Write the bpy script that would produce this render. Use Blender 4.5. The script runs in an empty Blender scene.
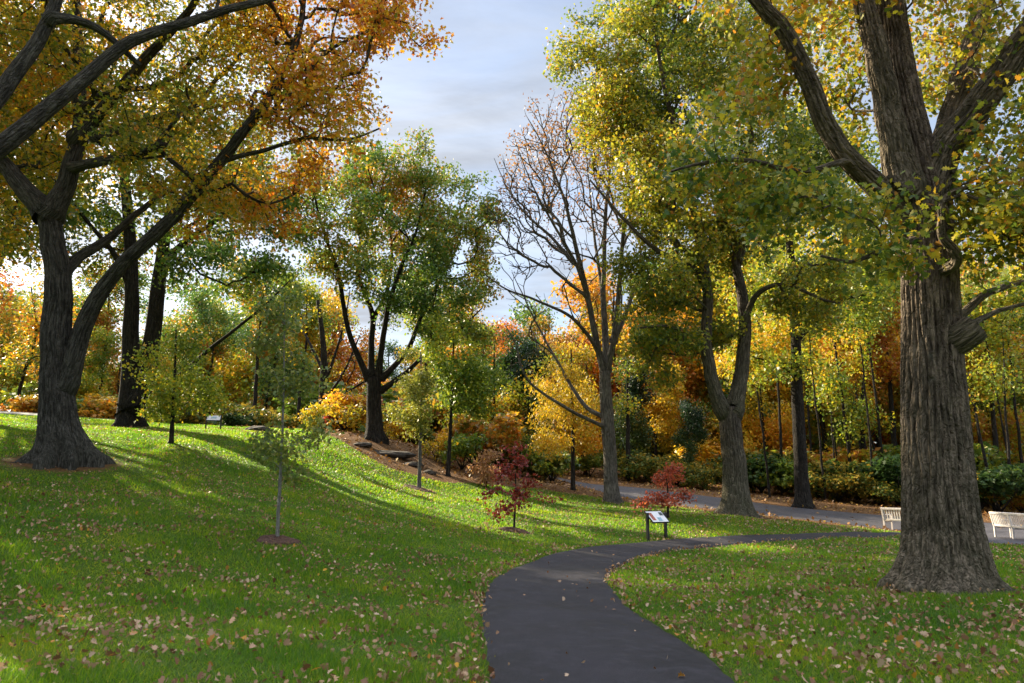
import bpy, math, random
import numpy as np

# ------------------------------------------------------------------ camera, sky, sun, exposure
SC = bpy.context.scene
COL = SC.collection
F = 740.0; CX = 512.0; CY = 341.5
PITCH = math.atan((487 - CY) / F)
EYE = np.array([0.0, 0.0, 1.6])
cam = bpy.data.cameras.new("camera"); cam_o = bpy.data.objects.new("camera", cam); COL.objects.link(cam_o)
cam_o.location = EYE; cam_o.rotation_euler = (math.pi / 2 + PITCH, 0, 0)
cam.sensor_width = 36.0; cam.lens = F / 1024 * 36.0
cam.clip_start = 0.05; cam.clip_end = 3000
SC.camera = cam_o

SUN_EL = math.radians(29); SUN_AZ = math.radians(-49)      # azimuth from +Y, negative = to the left
SUN_DIR = np.array([math.sin(SUN_AZ) * math.cos(SUN_EL), math.cos(SUN_AZ) * math.cos(SUN_EL), math.sin(SUN_EL)])
CLOUD = (2.3, 2.46, 2.76); CLOUD_SUN = 2.0; CLOUD_TOP_FILL = 6.2
world = bpy.data.worlds.new("World"); SC.world = world; world.use_nodes = True
nt = world.node_tree; nt.nodes.clear()
wo = nt.nodes.new("ShaderNodeOutputWorld"); bg = nt.nodes.new("ShaderNodeBackground")
sky = nt.nodes.new("ShaderNodeTexSky"); sky.sky_type = 'NISHITA'; sky.sun_disc = False
sky.sun_elevation = SUN_EL; sky.sun_rotation = SUN_AZ
tc = nt.nodes.new("ShaderNodeTexCoord"); sep = nt.nodes.new("ShaderNodeSeparateXYZ")
nt.links.new(tc.outputs['Generated'], sep.inputs[0])
mx = nt.nodes.new("ShaderNodeMath"); mx.operation = 'ADD'; mx.inputs[1].default_value = 0.25
nt.links.new(sep.outputs['Z'], mx.inputs[0])
mabs = nt.nodes.new("ShaderNodeMath"); mabs.operation = 'MAXIMUM'; mabs.inputs[1].default_value = 0.08
nt.links.new(mx.outputs[0], mabs.inputs[0])
dvx = nt.nodes.new("ShaderNodeMath"); dvx.operation = 'DIVIDE'
dvy = nt.nodes.new("ShaderNodeMath"); dvy.operation = 'DIVIDE'
nt.links.new(sep.outputs['X'], dvx.inputs[0]); nt.links.new(mabs.outputs[0], dvx.inputs[1])
nt.links.new(sep.outputs['Y'], dvy.inputs[0]); nt.links.new(mabs.outputs[0], dvy.inputs[1])
cmb = nt.nodes.new("ShaderNodeCombineXYZ")
nt.links.new(dvx.outputs[0], cmb.inputs[0]); nt.links.new(dvy.outputs[0], cmb.inputs[1])
mp = nt.nodes.new("ShaderNodeMapping"); mp.inputs['Rotation'].default_value = (0, 0, 0.6); mp.inputs['Scale'].default_value = (1.1, 3.0, 1)
mp.inputs['Location'].default_value = (0.3, 1.7, 0)
nt.links.new(cmb.outputs[0], mp.inputs[0])
nz = nt.nodes.new("ShaderNodeTexNoise"); nz.inputs['Scale'].default_value = 1.3; nz.inputs['Detail'].default_value = 7
nz.inputs['Roughness'].default_value = 0.55; nz.inputs['Distortion'].default_value = 0.6
nt.links.new(mp.outputs[0], nz.inputs[0])
cr = nt.nodes.new("ShaderNodeValToRGB"); cr.color_ramp.elements[0].position = 0.30; cr.color_ramp.elements[1].position = 0.66
cr.color_ramp.elements[0].color = (0.35, 0.35, 0.35, 1); cr.color_ramp.elements[1].color = (1, 1, 1, 1)
nt.links.new(nz.outputs['Fac'], cr.inputs[0])
mix = nt.nodes.new("ShaderNodeMixRGB"); pass
nt.links.new(cr.outputs[0], mix.inputs[0]); nt.links.new(sky.outputs[0], mix.inputs[1])
# clouds brighter near the sun; boosted overhead, out of view, as added fill light
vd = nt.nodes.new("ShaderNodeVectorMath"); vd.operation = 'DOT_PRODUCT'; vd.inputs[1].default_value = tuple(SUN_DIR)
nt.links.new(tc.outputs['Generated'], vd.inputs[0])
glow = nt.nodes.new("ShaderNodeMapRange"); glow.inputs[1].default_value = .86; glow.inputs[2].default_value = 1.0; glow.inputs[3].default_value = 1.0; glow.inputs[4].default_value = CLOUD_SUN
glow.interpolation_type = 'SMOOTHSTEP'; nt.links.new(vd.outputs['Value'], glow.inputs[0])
zen = nt.nodes.new("ShaderNodeMapRange"); zen.inputs[1].default_value = .60; zen.inputs[2].default_value = .95; zen.inputs[3].default_value = 1.0; zen.inputs[4].default_value = CLOUD_TOP_FILL
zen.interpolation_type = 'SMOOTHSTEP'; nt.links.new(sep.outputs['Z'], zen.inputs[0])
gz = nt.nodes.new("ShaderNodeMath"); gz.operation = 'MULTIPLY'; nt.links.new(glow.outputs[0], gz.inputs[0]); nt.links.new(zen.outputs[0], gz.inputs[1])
mp2 = nt.nodes.new("ShaderNodeMapping"); mp2.inputs['Rotation'].default_value = (0, 0, -0.75); mp2.inputs['Scale'].default_value = (0.7, 2.6, 1); mp2.inputs['Location'].default_value = (2.1, .4, 0)
nt.links.new(cmb.outputs[0], mp2.inputs[0])
nz2 = nt.nodes.new("ShaderNodeTexNoise"); nz2.inputs['Scale'].default_value = 1.6; nz2.inputs['Detail'].default_value = 8; nz2.inputs['Roughness'].default_value = .6; nz2.inputs['Distortion'].default_value = .9
nt.links.new(mp2.outputs[0], nz2.inputs[0])
st = nt.nodes.new("ShaderNodeMapRange"); st.inputs[1].default_value = .33; st.inputs[2].default_value = .68; st.inputs[3].default_value = .76; st.inputs[4].default_value = 1.24
nt.links.new(nz2.outputs['Fac'], st.inputs[0])
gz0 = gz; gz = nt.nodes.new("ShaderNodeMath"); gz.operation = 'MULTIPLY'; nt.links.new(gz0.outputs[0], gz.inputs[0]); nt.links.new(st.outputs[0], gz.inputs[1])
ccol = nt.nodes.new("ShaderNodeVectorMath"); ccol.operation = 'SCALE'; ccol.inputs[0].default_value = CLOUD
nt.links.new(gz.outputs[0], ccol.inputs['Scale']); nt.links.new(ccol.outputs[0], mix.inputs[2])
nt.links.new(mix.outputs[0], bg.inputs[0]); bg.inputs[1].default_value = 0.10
nt.links.new(bg.outputs[0], wo.inputs[0])

sl = bpy.data.lights.new("sun", 'SUN'); sl.energy = 5.0; sl.angle = math.radians(0.6); sl.color = (1.0, 0.86, 0.62)
so = bpy.data.objects.new("sun", sl); COL.objects.link(so)
so.rotation_euler = (math.pi / 2 - SUN_EL, 0, -SUN_AZ + math.pi)
SC.view_settings.view_transform = 'Standard'; SC.view_settings.look = 'None'
SC.view_settings.exposure = 1.52; SC.view_settings.gamma = 1.0
try: SC.view_settings.use_curve_mapping = False
except Exception: pass
SC.cycles.max_bounces = 8; SC.cycles.diffuse_bounces = 4; SC.cycles.transmission_bounces = 5
SC.cycles.use_denoising = True
SC.cycles.use_adaptive_sampling = True

# ------------------------------------------------------------------ projection and terrain
cp, sp_ = math.cos(PITCH), math.sin(PITCH)
def W(px, py, Y):
    """the world point that stands at forward distance Y along the photograph's line of sight"""
    r = (px - CX) / F; u = (CY - py) / F
    d = np.array([r, cp - u * sp_, sp_ + u * cp])
    return EYE + d * (Y / d[1])

ctrl_px = [(610,683,6.0),(540,610,9.6),(620,565,15.2),(658,541,20),(900,534,25),(1000,600,10.5),(1024,683,6),(945,590,11.5),
 (1000,539,23.5),(893,530,27),(1024,520,31),(800,508,34),(640,490,38),(600,485,40),(735,515,26),(612,502,31),(667,519,23),
 (514,530,20),(420,490,27),(448,475,31),(572,488,33),(375,440,34),(318,450,27),(277,540,13),(170,445,24),(60,462,19),(0,480,16),
 (200,428,33),(100,425,31),(0,420,30),(300,433,34),(0,683,4.9),(250,683,5.3),(130,560,10.5),(0,600,8.5),(350,600,10),(450,560,14),
 (560,520,24),(480,503,25),(400,452,33.5),(435,472,32),(20,412,37),(410,446,36.5),(440,460,36.5),(395,440,38),(640,480,45),(480,470,40),(800,495,42),(1000,508,40)]
ctrl = [W(*c) for c in ctrl_px] + [np.array(c, float) for c in
 [(-30,45,5.0),(-15,48,4.4),(-5,46,4.0),(0,90,4.5),(-60,80,5),(60,80,2),(40,40,.5),(60,30,.4),(200,200,5),(-200,200,6),(0,300,6),
  (-40,10,3.9),(-60,0,4.6),(0,-20,-.2),(30,-20,-.2),(30,8,0),(-30,-20,2.4),(400,-150,0),(-400,-150,6),(400,500,8),(-400,500,9),(0,0,0)]]
ctrl = np.array(ctrl)
def _U(d2): return np.where(d2 > 1e-9, d2 * np.log(np.maximum(d2, 1e-9)), 0) * .5
_n = len(ctrl)
_A = np.zeros((_n + 3, _n + 3)); _d = ctrl[:, None, :2] - ctrl[None, :, :2]
_A[:_n, :_n] = _U((_d ** 2).sum(-1)) + np.eye(_n) * 1.2
_A[:_n, _n] = 1; _A[:_n, _n + 1:] = ctrl[:, :2]; _A[_n:, :_n] = _A[:_n, _n:].T
_w = np.linalg.solve(_A, np.concatenate([ctrl[:, 2], [0, 0, 0]]))
def H(x, y):
    x = np.asarray(x, float); y = np.asarray(y, float); sh = x.shape
    q = np.stack([x.ravel(), y.ravel()], 1); out = np.empty(len(q))
    for s in range(0, len(q), 20000):
        b = q[s:s + 20000]
        out[s:s + 20000] = _U(((b[:, None, :] - ctrl[None, :, :2]) ** 2).sum(-1)) @ _w[:_n] + _w[_n] + b @ _w[_n + 1:]
    return out.reshape(sh)
def G(px, py):
    """where the photograph's line of sight through a pixel meets the ground"""
    Y = np.linspace(3.0, 90, 1200)
    r = (px - CX) / F; u = (CY - py) / F
    d = np.array([r, cp - u * sp_, sp_ + u * cp])
    k = Y / d[1]; X = d[0] * k; Z = EYE[2] + d[2] * k
    gap = Z - H(X, Y); below = (gap < 0) & (Y < 62)
    i = int(np.argmax(below)) if below.any() else int(np.argmin(np.where(Y < 42, gap, 1e9)))
    return np.array([X[i], Y[i], float(H(X[i], Y[i]))])
def XW(px, Y): return W(px, 470, Y)[0]

def snoise(p, seed, freq, octs=8):
    rg = np.random.RandomState(seed); out = 0
    for k in range(octs):
        v = rg.randn(p.shape[-1]); v /= np.linalg.norm(v)
        out = out + np.sin((p @ v) * freq * rg.uniform(.6, 1.6) + rg.uniform(0, 6.28))
    return out / math.sqrt(octs / 2)

def inpoly(x, y, poly):
    c = np.zeros(x.shape, bool); n = len(poly)
    for i in range(n):
        x1, y1 = poly[i][:2]; x2, y2 = poly[(i + 1) % n][:2]
        if y1 == y2: continue
        c ^= ((y1 > y) != (y2 > y)) & (x < (x2 - x1) * (y - y1) / (y2 - y1) + x1)
    return c

# ------------------------------------------------------------------ mesh and object helpers
def mesh_np(name, verts, loops, starts, mats=(), smooth=False, attrs=None):
    me = bpy.data.meshes.new(name)
    verts = np.asarray(verts, np.float32); loops = np.asarray(loops, np.int32); starts = np.asarray(starts, np.int32)
    me.vertices.add(len(verts)); me.vertices.foreach_set('co', verts.ravel())
    me.loops.add(len(loops)); me.loops.foreach_set('vertex_index', loops)
    me.polygons.add(len(starts)); me.polygons.foreach_set('loop_start', starts)
    if smooth: me.polygons.foreach_set('use_smooth', np.ones(len(starts), bool))
    for an, (dom, typ, data) in (attrs or {}).items():
        a = me.attributes.new(an, typ, dom)
        a.data.foreach_set('vector' if typ == 'FLOAT_VECTOR' else 'value', np.asarray(data, np.float32).ravel())
    me.update(calc_edges=True)
    for m in mats: me.materials.append(m)
    return me
def link(name, me, parent=None, loc=None):
    o = bpy.data.objects.new(name, me); COL.objects.link(o)
    if parent is not None: o.parent = parent
    if loc is not None: o.location = loc
    return o
def empty(name, loc, label, cat, group=None):
    o = bpy.data.objects.new(name, None); COL.objects.link(o); o.location = loc; o.empty_display_size = .2
    o['label'] = label; o['category'] = cat
    if group: o['group'] = group
    return o
def tag(o, label, cat, group=None, kind=None):
    o['label'] = label; o['category'] = cat
    if group: o['group'] = group
    if kind: o['kind'] = kind
class MB:
    def __init__(s): s.v = []; s.f = []
    def box(s, c, d, rx=0, rz=0, taper=1.0, bev=0.0):
        x, y, z = [q / 2 for q in d]; b = min(bev, x * .4, y * .4, z * .4); vs = []
        if b > 0:
            prof = [(-z, b), (-z + b, 0), (z - b, 0), (z, b)]
            for zz, ins in prof:
                for (sx, sy) in ((-1, -1), (1, -1), (1, 1), (-1, 1)): vs.append((sx * (x - ins), sy * (y - ins), zz))
            fs = [(3, 2, 1, 0)] + [(4*k + i, 4*k + (i+1) % 4, 4*k+4 + (i+1) % 4, 4*k+4 + i) for k in range(3) for i in range(4)] + [(12, 13, 14, 15)]
        else:
            for zz, t in ((-z, 1), (z, taper)):
                for (sx, sy) in ((-1, -1), (1, -1), (1, 1), (-1, 1)): vs.append((sx * x * t, sy * y * t, zz))
            fs = [(3, 2, 1, 0)] + [(i, (i+1) % 4, 4 + (i+1) % 4, 4 + i) for i in range(4)] + [(4, 5, 6, 7)]
        n = len(s.v); crx, srx = math.cos(rx), math.sin(rx); crz, srz = math.cos(rz), math.sin(rz)
        for (a, b_, c_) in vs:
            b2, c2 = b_ * crx - c_ * srx, b_ * srx + c_ * crx
            a3, b3 = a * crz - b2 * srz, a * srz + b2 * crz
            s.v.append((a3 + c[0], b3 + c[1], c2 + c[2]))
        s.f += [tuple(n + i for i in f) for f in fs]
    def build(s, name, mat, parent=None, loc=None):
        me = bpy.data.meshes.new(name); me.from_pydata(s.v, [], s.f); me.materials.append(mat); me.update()
        return link(name, me, parent, loc)

# ------------------------------------------------------------------ materials
def newmat(name):
    m = bpy.data.materials.new(name); m.use_nodes = True; t = m.node_tree; t.nodes.clear()
    o = t.nodes.new("ShaderNodeOutputMaterial"); b = t.nodes.new("ShaderNodeBsdfPrincipled")
    t.links.new(b.outputs[0], o.inputs[0]); return m, t, b, o
def N(t, typ, **kw):
    n = t.nodes.new("ShaderNode" + typ)
    for k, v in kw.items():
        if k in n.inputs: n.inputs[k].default_value = v
        else: setattr(n, k, v)
    return n
def ramp(t, fac, stops, interp='LINEAR'):
    r = t.nodes.new("ShaderNodeValToRGB"); e = r.color_ramp.elements; r.color_ramp.interpolation = interp
    while len(e) < len(stops): e.new(0.5)
    for k, (p, c) in enumerate(stops): e[k].position = p; e[k].color = (*c, 1) if len(c) == 3 else c
    t.links.new(fac, r.inputs[0]); return r.outputs[0]
def mixc(t, fac, a, b, mode='MIX'):
    n = t.nodes.new("ShaderNodeMixRGB"); n.blend_type = mode
    for k, x in ((0, fac), (1, a), (2, b)):
        if isinstance(x, (int, float)): n.inputs[k].default_value = x
        elif isinstance(x, tuple): n.inputs[k].default_value = (*x, 1)
        else: t.links.new(x, n.inputs[k])
    return n.outputs[0]
def bump(t, b, h, strength, dist):
    n = t.nodes.new("ShaderNodeBump"); n.inputs['Strength'].default_value = strength; n.inputs['Distance'].default_value = dist
    t.links.new(h, n.inputs['Height']); t.links.new(n.outputs[0], b.inputs['Normal'])

def simple(name, col, rough=.6, metal=0, var=.15, scale=12.0, bmp=0.0):
    m, t, b, o = newmat(name); c = t.nodes.new("ShaderNodeTexCoord")
    n = N(t, "TexNoise", Scale=scale, Detail=5.0); t.links.new(c.outputs['Object'], n.inputs[0])
    lo = tuple(x * (1 - var) for x in col); hi = tuple(min(1, x * (1 + var)) for x in col)
    t.links.new(ramp(t, n.outputs['Fac'], [(.3, lo), (.7, hi)]), b.inputs['Base Color'])
    b.inputs['Roughness'].default_value = rough; b.inputs['Metallic'].default_value = metal
    if bmp: bump(t, b, n.outputs['Fac'], .5, bmp)
    return m

def bark(name, dark, light, moss=0.0, mossh=3.0, mosscol=(.10, .115, .05), fine=1.0, lichen=0.25):
    m, t, b, o = newmat(name)
    a = t.nodes.new("ShaderNodeAttribute"); a.attribute_name = 'rest'
    mpn = N(t, "Mapping"); mpn.inputs['Scale'].default_value = (1, 1, .25); t.links.new(a.outputs['Vector'], mpn.inputs[0])
    n1 = N(t, "TexNoise", Scale=14.0 * fine, Detail=6.0, Roughness=.65, Distortion=.4); t.links.new(mpn.outputs[0], n1.inputs[0])
    n2 = N(t, "TexNoise", Scale=2.2, Detail=5.0, Roughness=.6); t.links.new(a.outputs['Vector'], n2.inputs[0])
    mp3 = N(t, "Mapping"); mp3.inputs['Scale'].default_value = (1, 1, .07); t.links.new(a.outputs['Vector'], mp3.inputs[0])
    n4 = N(t, "TexNoise", Scale=30.0 * fine, Detail=4.0, Roughness=.6, Distortion=.25); t.links.new(mp3.outputs[0], n4.inputs[0])
    col = ramp(t, n1.outputs['Fac'], [(.34, dark), (.62, light)])
    col = mixc(t, ramp(t, n2.outputs['Fac'], [(.40, (0, 0, 0)), (.72, (.55, .55, .55))]), col, tuple(x * .55 for x in dark))
    col = mixc(t, ramp(t, n4.outputs['Fac'], [(.42, (.75, .75, .75)), (.56, (0, 0, 0))]), col, tuple(x * .4 for x in dark))
    n3 = N(t, "TexNoise", Scale=6.0, Detail=6.0, Roughness=.7); t.links.new(a.outputs['Vector'], n3.inputs[0])
    if lichen:
        col = mixc(t, ramp(t, n3.outputs['Fac'], [(.60, (0, 0, 0)), (.75, (lichen,) * 3)]), col, (.30, .31, .26))
    if moss:
        s = t.nodes.new("ShaderNodeSeparateXYZ"); t.links.new(a.outputs['Vector'], s.inputs[0])
        mr = N(t, "MapRange"); mr.inputs[1].default_value = 0; mr.inputs[2].default_value = mossh; mr.inputs[3].default_value = moss; mr.inputs[4].default_value = 0
        t.links.new(s.outputs[2], mr.inputs[0])
        mm = N(t, "Math", operation='MULTIPLY'); t.links.new(mr.outputs[0], mm.inputs[0]); t.links.new(n2.outputs['Fac'], mm.inputs[1])
        col = mixc(t, mm.outputs[0], col, mosscol)
    t.links.new(col, b.inputs['Base Color']); b.inputs['Roughness'].default_value = .9; b.inputs['Specular IOR Level'].default_value = .2
    vo = N(t, "TexVoronoi", Scale=17.0 * fine, feature='DISTANCE_TO_EDGE'); wz = N(t, "Mapping"); wz.inputs['Scale'].default_value = (1, 1, .22)
    wn = N(t, "TexNoise", Scale=9.0, Detail=4.0); t.links.new(a.outputs['Vector'], wn.inputs[0])
    wm = mixc(t, .10, a.outputs['Vector'], wn.outputs['Color'], 'ADD'); t.links.new(wm, wz.inputs[0]); t.links.new(wz.outputs[0], vo.inputs[0])
    vr = ramp(t, vo.outputs['Distance'], [(0, (0, 0, 0)), (.28, (1, 1, 1))])
    hh = N(t, "Math", operation='MULTIPLY_ADD'); hh.inputs[1].default_value = 1.0; t.links.new(n4.outputs['Fac'], hh.inputs[0]); t.links.new(vr, hh.inputs[2])
    bump(t, b, hh.outputs[0], 1.0, .035)
    return m

def leafmat(name, stops, trans=.9, spec=.25, diff=.85):
    """thin leaf: reflects its colour and lets about as much through"""
    m, t, b, o = newmat(name)
    a = t.nodes.new("ShaderNodeAttribute"); a.attribute_name = 'tint'
    col = ramp(t, a.outputs['Fac'], stops)
    k1 = mixc(t, 1.0, col, (diff, diff, diff), 'MULTIPLY'); k2 = mixc(t, 1.0, col, (trans, trans, trans * .8), 'MULTIPLY')
    t.links.new(k1, b.inputs['Base Color']); b.inputs['Roughness'].default_value = .5; b.inputs['Specular IOR Level'].default_value = spec
    tr = t.nodes.new("ShaderNodeBsdfTranslucent"); t.links.new(k2, tr.inputs[0])
    ad = t.nodes.new("ShaderNodeAddShader")
    t.links.new(b.outputs[0], ad.inputs[0]); t.links.new(tr.outputs[0], ad.inputs[1]); t.links.new(ad.outputs[0], o.inputs[0])
    return m

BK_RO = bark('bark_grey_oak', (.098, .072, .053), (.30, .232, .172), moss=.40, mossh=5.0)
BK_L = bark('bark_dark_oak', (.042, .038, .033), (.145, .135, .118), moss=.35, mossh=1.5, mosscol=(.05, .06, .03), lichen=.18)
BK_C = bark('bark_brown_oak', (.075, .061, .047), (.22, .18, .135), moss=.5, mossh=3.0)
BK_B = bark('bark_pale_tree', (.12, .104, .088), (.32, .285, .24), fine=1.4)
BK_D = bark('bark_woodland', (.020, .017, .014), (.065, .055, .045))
BK_P = bark('bark_pale_sapling', (.32, .30, .27), (.55, .53, .48), fine=2.5)
BK_G = bark('bark_grey_sapling', (.16, .15, .14), (.30, .285, .26), fine=2.5)

LF = {
 'gold': leafmat('leaf_gold_oak', [(0, (.05, .085, .015)), (.28, (.13, .15, .018)), (.5, (.32, .24, .018)), (.72, (.40, .20, .014)), (.88, (.38, .12, .013)), (1, (.22, .07, .014))]),
 'rust': leafmat('leaf_rust_oak', [(0, (.09, .10, .015)), (.3, (.30, .16, .015)), (.6, (.34, .11, .012)), (1, (.13, .04, .012))]),
 'olive': leafmat('leaf_olive_oak', [(0, (.035, .070, .014)), (.3, (.085, .12, .016)), (.55, (.19, .19, .018)), (.78, (.32, .25, .018)), (1, (.27, .11, .012))]),
 'oakgreen': leafmat('leaf_green_oak', [(0, (.030, .075, .018)), (.4, (.065, .12, .018)), (.7, (.13, .16, .02)), (.9, (.28, .20, .02)), (1, (.25, .10, .012))]),
 'green': leafmat('leaf_mid_green', [(0, (.025, .060, .018)), (.4, (.05, .10, .018)), (.75, (.10, .15, .02)), (.92, (.22, .18, .02)), (1, (.24, .10, .012))]),
 'greygreen': leafmat('leaf_grey_green', [(0, (.040, .070, .020)), (.5, (.085, .120, .026)), (1, (.20, .19, .03))]),
 'dark': leafmat('leaf_dark_evergreen', [(0, (.012, .030, .012)), (.6, (.025, .055, .018)), (1, (.06, .09, .02))], trans=.5),
 'yellow': leafmat('leaf_yellow', [(0, (.09, .11, .015)), (.3, (.24, .19, .015)), (.65, (.42, .28, .018)), (1, (.42, .18, .012))]),
 'orange': leafmat('leaf_orange', [(0, (.12, .11, .015)), (.3, (.30, .18, .015)), (.65, (.38, .15, .012)), (1, (.27, .07, .012))]),
 'lime': leafmat('leaf_yellow_green', [(0, (.05, .10, .015)), (.5, (.14, .18, .018)), (.8, (.30, .28, .018)), (1, (.40, .22, .015))]),
 'red': leafmat('leaf_deep_red', [(0, (.05, .014, .014)), (.5, (.16, .020, .016)), (.85, (.24, .035, .02)), (1, (.20, .08, .02))], trans=.6),
 'coral': leafmat('leaf_coral_red', [(0, (.08, .03, .018)), (.4, (.26, .045, .025)), (.8, (.36, .09, .035)), (1, (.14, .09, .02))]),
 'pink': leafmat('leaf_pinkish_brown', [(0, (.10, .05, .03)), (.5, (.26, .13, .075)), (1, (.34, .20, .08))]),
 'brown': leafmat('leaf_dry_brown', [(0, (.06, .03, .016)), (.5, (.16, .07, .022)), (1, (.26, .13, .025))]),
 'shrub': leafmat('leaf_shrub_green', [(0, (.016, .036, .012)), (.5, (.035, .065, .015)), (.85, (.085, .10, .018)), (1, (.22, .15, .02))], trans=.7, spec=.08),
}

# ------------------------------------------------------------------ tree generator
def catmull(pts, step, rg=None, jit=0.0):
    pts = np.asarray(pts, float)
    if len(pts) < 3: pts = np.vstack([pts[0], (pts[0] + pts[-1]) / 2, pts[-1]])
    P = np.vstack([2 * pts[0] - pts[1], pts, 2 * pts[-1] - pts[-2]]); out = [pts[0]]; par = [0.0]
    n = len(pts) - 1
    for i in range(n):
        p0, p1, p2, p3 = P[i:i + 4]; L = np.linalg.norm(p2 - p1); k = max(1, int(round(L / step)))
        for j in range(1, k + 1):
            t = j / k
            q = .5 * (2 * p1 + (p2 - p0) * t + (2 * p0 - 5 * p1 + 4 * p2 - p3) * t * t + (3 * p1 - p0 - 3 * p2 + p3) * t ** 3)
            if rg is not None and jit: q = q + rg.randn(3) * jit
            out.append(q); par.append((i + t) / n)
    return np.array(out), np.array(par)

def tube(acc, pts, rad, sides, bark_amp=0.0, seed=0, flare=None, h0=0.0, cap=True, lobe=.03):
    """append one tapered, furrowed tube to acc = [verts, quads-loops, starts, rest, nverts]"""
    pts = np.asarray(pts, float); n = len(pts)
    T = np.gradient(pts, axis=0) if n > 2 else np.repeat((pts[-1] - pts[0])[None], n, 0)
    T /= np.linalg.norm(T, axis=1)[:, None] + 1e-9
    a = np.array([1.0, 0, 0]) if abs(T[0][0]) < .9 else np.array([0, 1.0, 0])
    Nn = np.empty((n, 3))
    v = a - T[0] * (a @ T[0]); Nn[0] = v / np.linalg.norm(v)
    for i in range(1, n):
        v = Nn[i - 1] - T[i] * (Nn[i - 1] @ T[i]); Nn[i] = v / (np.linalg.norm(v) + 1e-9)
    B = np.cross(T, Nn)
    th = np.arange(sides) / sides * 2 * math.pi
    h = h0 + np.concatenate([[0], np.cumsum(np.linalg.norm(np.diff(pts, axis=0), axis=1))])
    C, S = np.cos(th)[None, :], np.sin(th)[None, :]
    R = np.repeat(np.asarray(rad, float)[:, None], sides, 1)
    Hh = np.repeat(h[:, None], sides, 1); TH = np.repeat(th[None], n, 0)
    rg = np.random.RandomState(seed)
    if lobe and sides >= 8:
        q = np.stack([np.repeat(C, n, 0) * 1.2, np.repeat(S, n, 0) * 1.2, Hh * .7], -1)
        R = R * (1 + lobe * snoise(q, seed + 5, 1.6))
    if flare is not None:
        amt, hf, lobes = flare[:3]; kc = flare[3] if len(flare) > 3 else .45
        lob = np.zeros_like(th)
        for k in range(lobes):
            c = (k + rg.uniform(-.25, .25)) / lobes * 2 * math.pi; w = rg.uniform(.20, .34)
            dth = (th - c + math.pi) % (2 * math.pi) - math.pi
            lob = np.maximum(lob, rg.uniform(.75, 1.15) * np.exp(-(dth / w) ** 2))
        R = R * (1 + amt * (kc * np.exp(-np.maximum(Hh, 0) / (hf * 1.6)) + .95 * lob[None] * np.exp(-np.maximum(Hh, -.05) / (hf * .55))))
    rest = np.stack([R * C, R * S, Hh], -1)
    if bark_amp > 0 and sides >= 20:
        K = max(6, int(round(2 * math.pi * float(np.median(rad)) / .085))); K += K % 2
        q = np.stack([np.repeat(C, n, 0) * 1.4, np.repeat(S, n, 0) * 1.4, Hh * .9], -1)
        wp = snoise(q, seed + 1, 2.4) * .9 + snoise(q, seed + 2, 6.5) * .55
        f = np.abs(np.sin(K * TH / 2 + wp * .95))
        f2 = np.abs(np.sin(K * TH / 2 * (2 if K % 2 == 0 else 1) + snoise(q, seed + 3, 8.0) * 2.2 + Hh * 3))
        br = .5 + .5 * snoise(q * np.array([2, 2, 3.5]), seed + 4, 5.0)
        d = -(1 - f) ** 1.6 * (.55 + .45 * br) - .35 * (1 - f2) ** 2
        R = R + bark_amp * (d + .3)
    V = pts[:, None, :] + R[..., None] * (Nn[:, None, :] * C[..., None] + B[:, None, :] * S[..., None])
    base = acc['n']; idx = base + np.arange(n * sides).reshape(n, sides)
    a0 = idx[:-1]; a1 = np.roll(a0, -1, 1); b0 = idx[1:]; b1 = np.roll(b0, -1, 1)
    quads = np.stack([a0, a1, b1, b0], -1).reshape(-1, 4)
    acc['v'].append(V.reshape(-1, 3)); acc['rest'].append(rest.reshape(-1, 3)); acc['q'].append(quads); acc['n'] += n * sides
    if cap:
        tip = pts[-1] + T[-1] * rad[-1] * .35
        acc['v'].append(tip[None]); acc['rest'].append(np.array([[0, 0, h[-1]]])); k = acc['n']; acc['n'] += 1
        l = idx[-1]; acc['t'].append(np.stack([l, np.roll(l, -1), np.full(sides, k)], -1))
def newacc(): return {'v': [], 'q': [], 't': [], 'rest': [], 'n': 0}
def accmesh(acc, name, mat, off):
    v = np.vstack(acc['v']) - off
    q = np.vstack(acc['q']) if acc['q'] else np.zeros((0, 4), int); t = np.vstack(acc['t']) if acc['t'] else np.zeros((0, 3), int)
    loops = np.concatenate([q.ravel(), t.ravel()]); st = np.concatenate([np.arange(len(q)) * 4, len(q) * 4 + np.arange(len(t)) * 3])
    return mesh_np(name, v, loops, st, [mat], True, {'rest': ('POINT', 'FLOAT_VECTOR', np.vstack(acc['rest']))})

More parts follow.
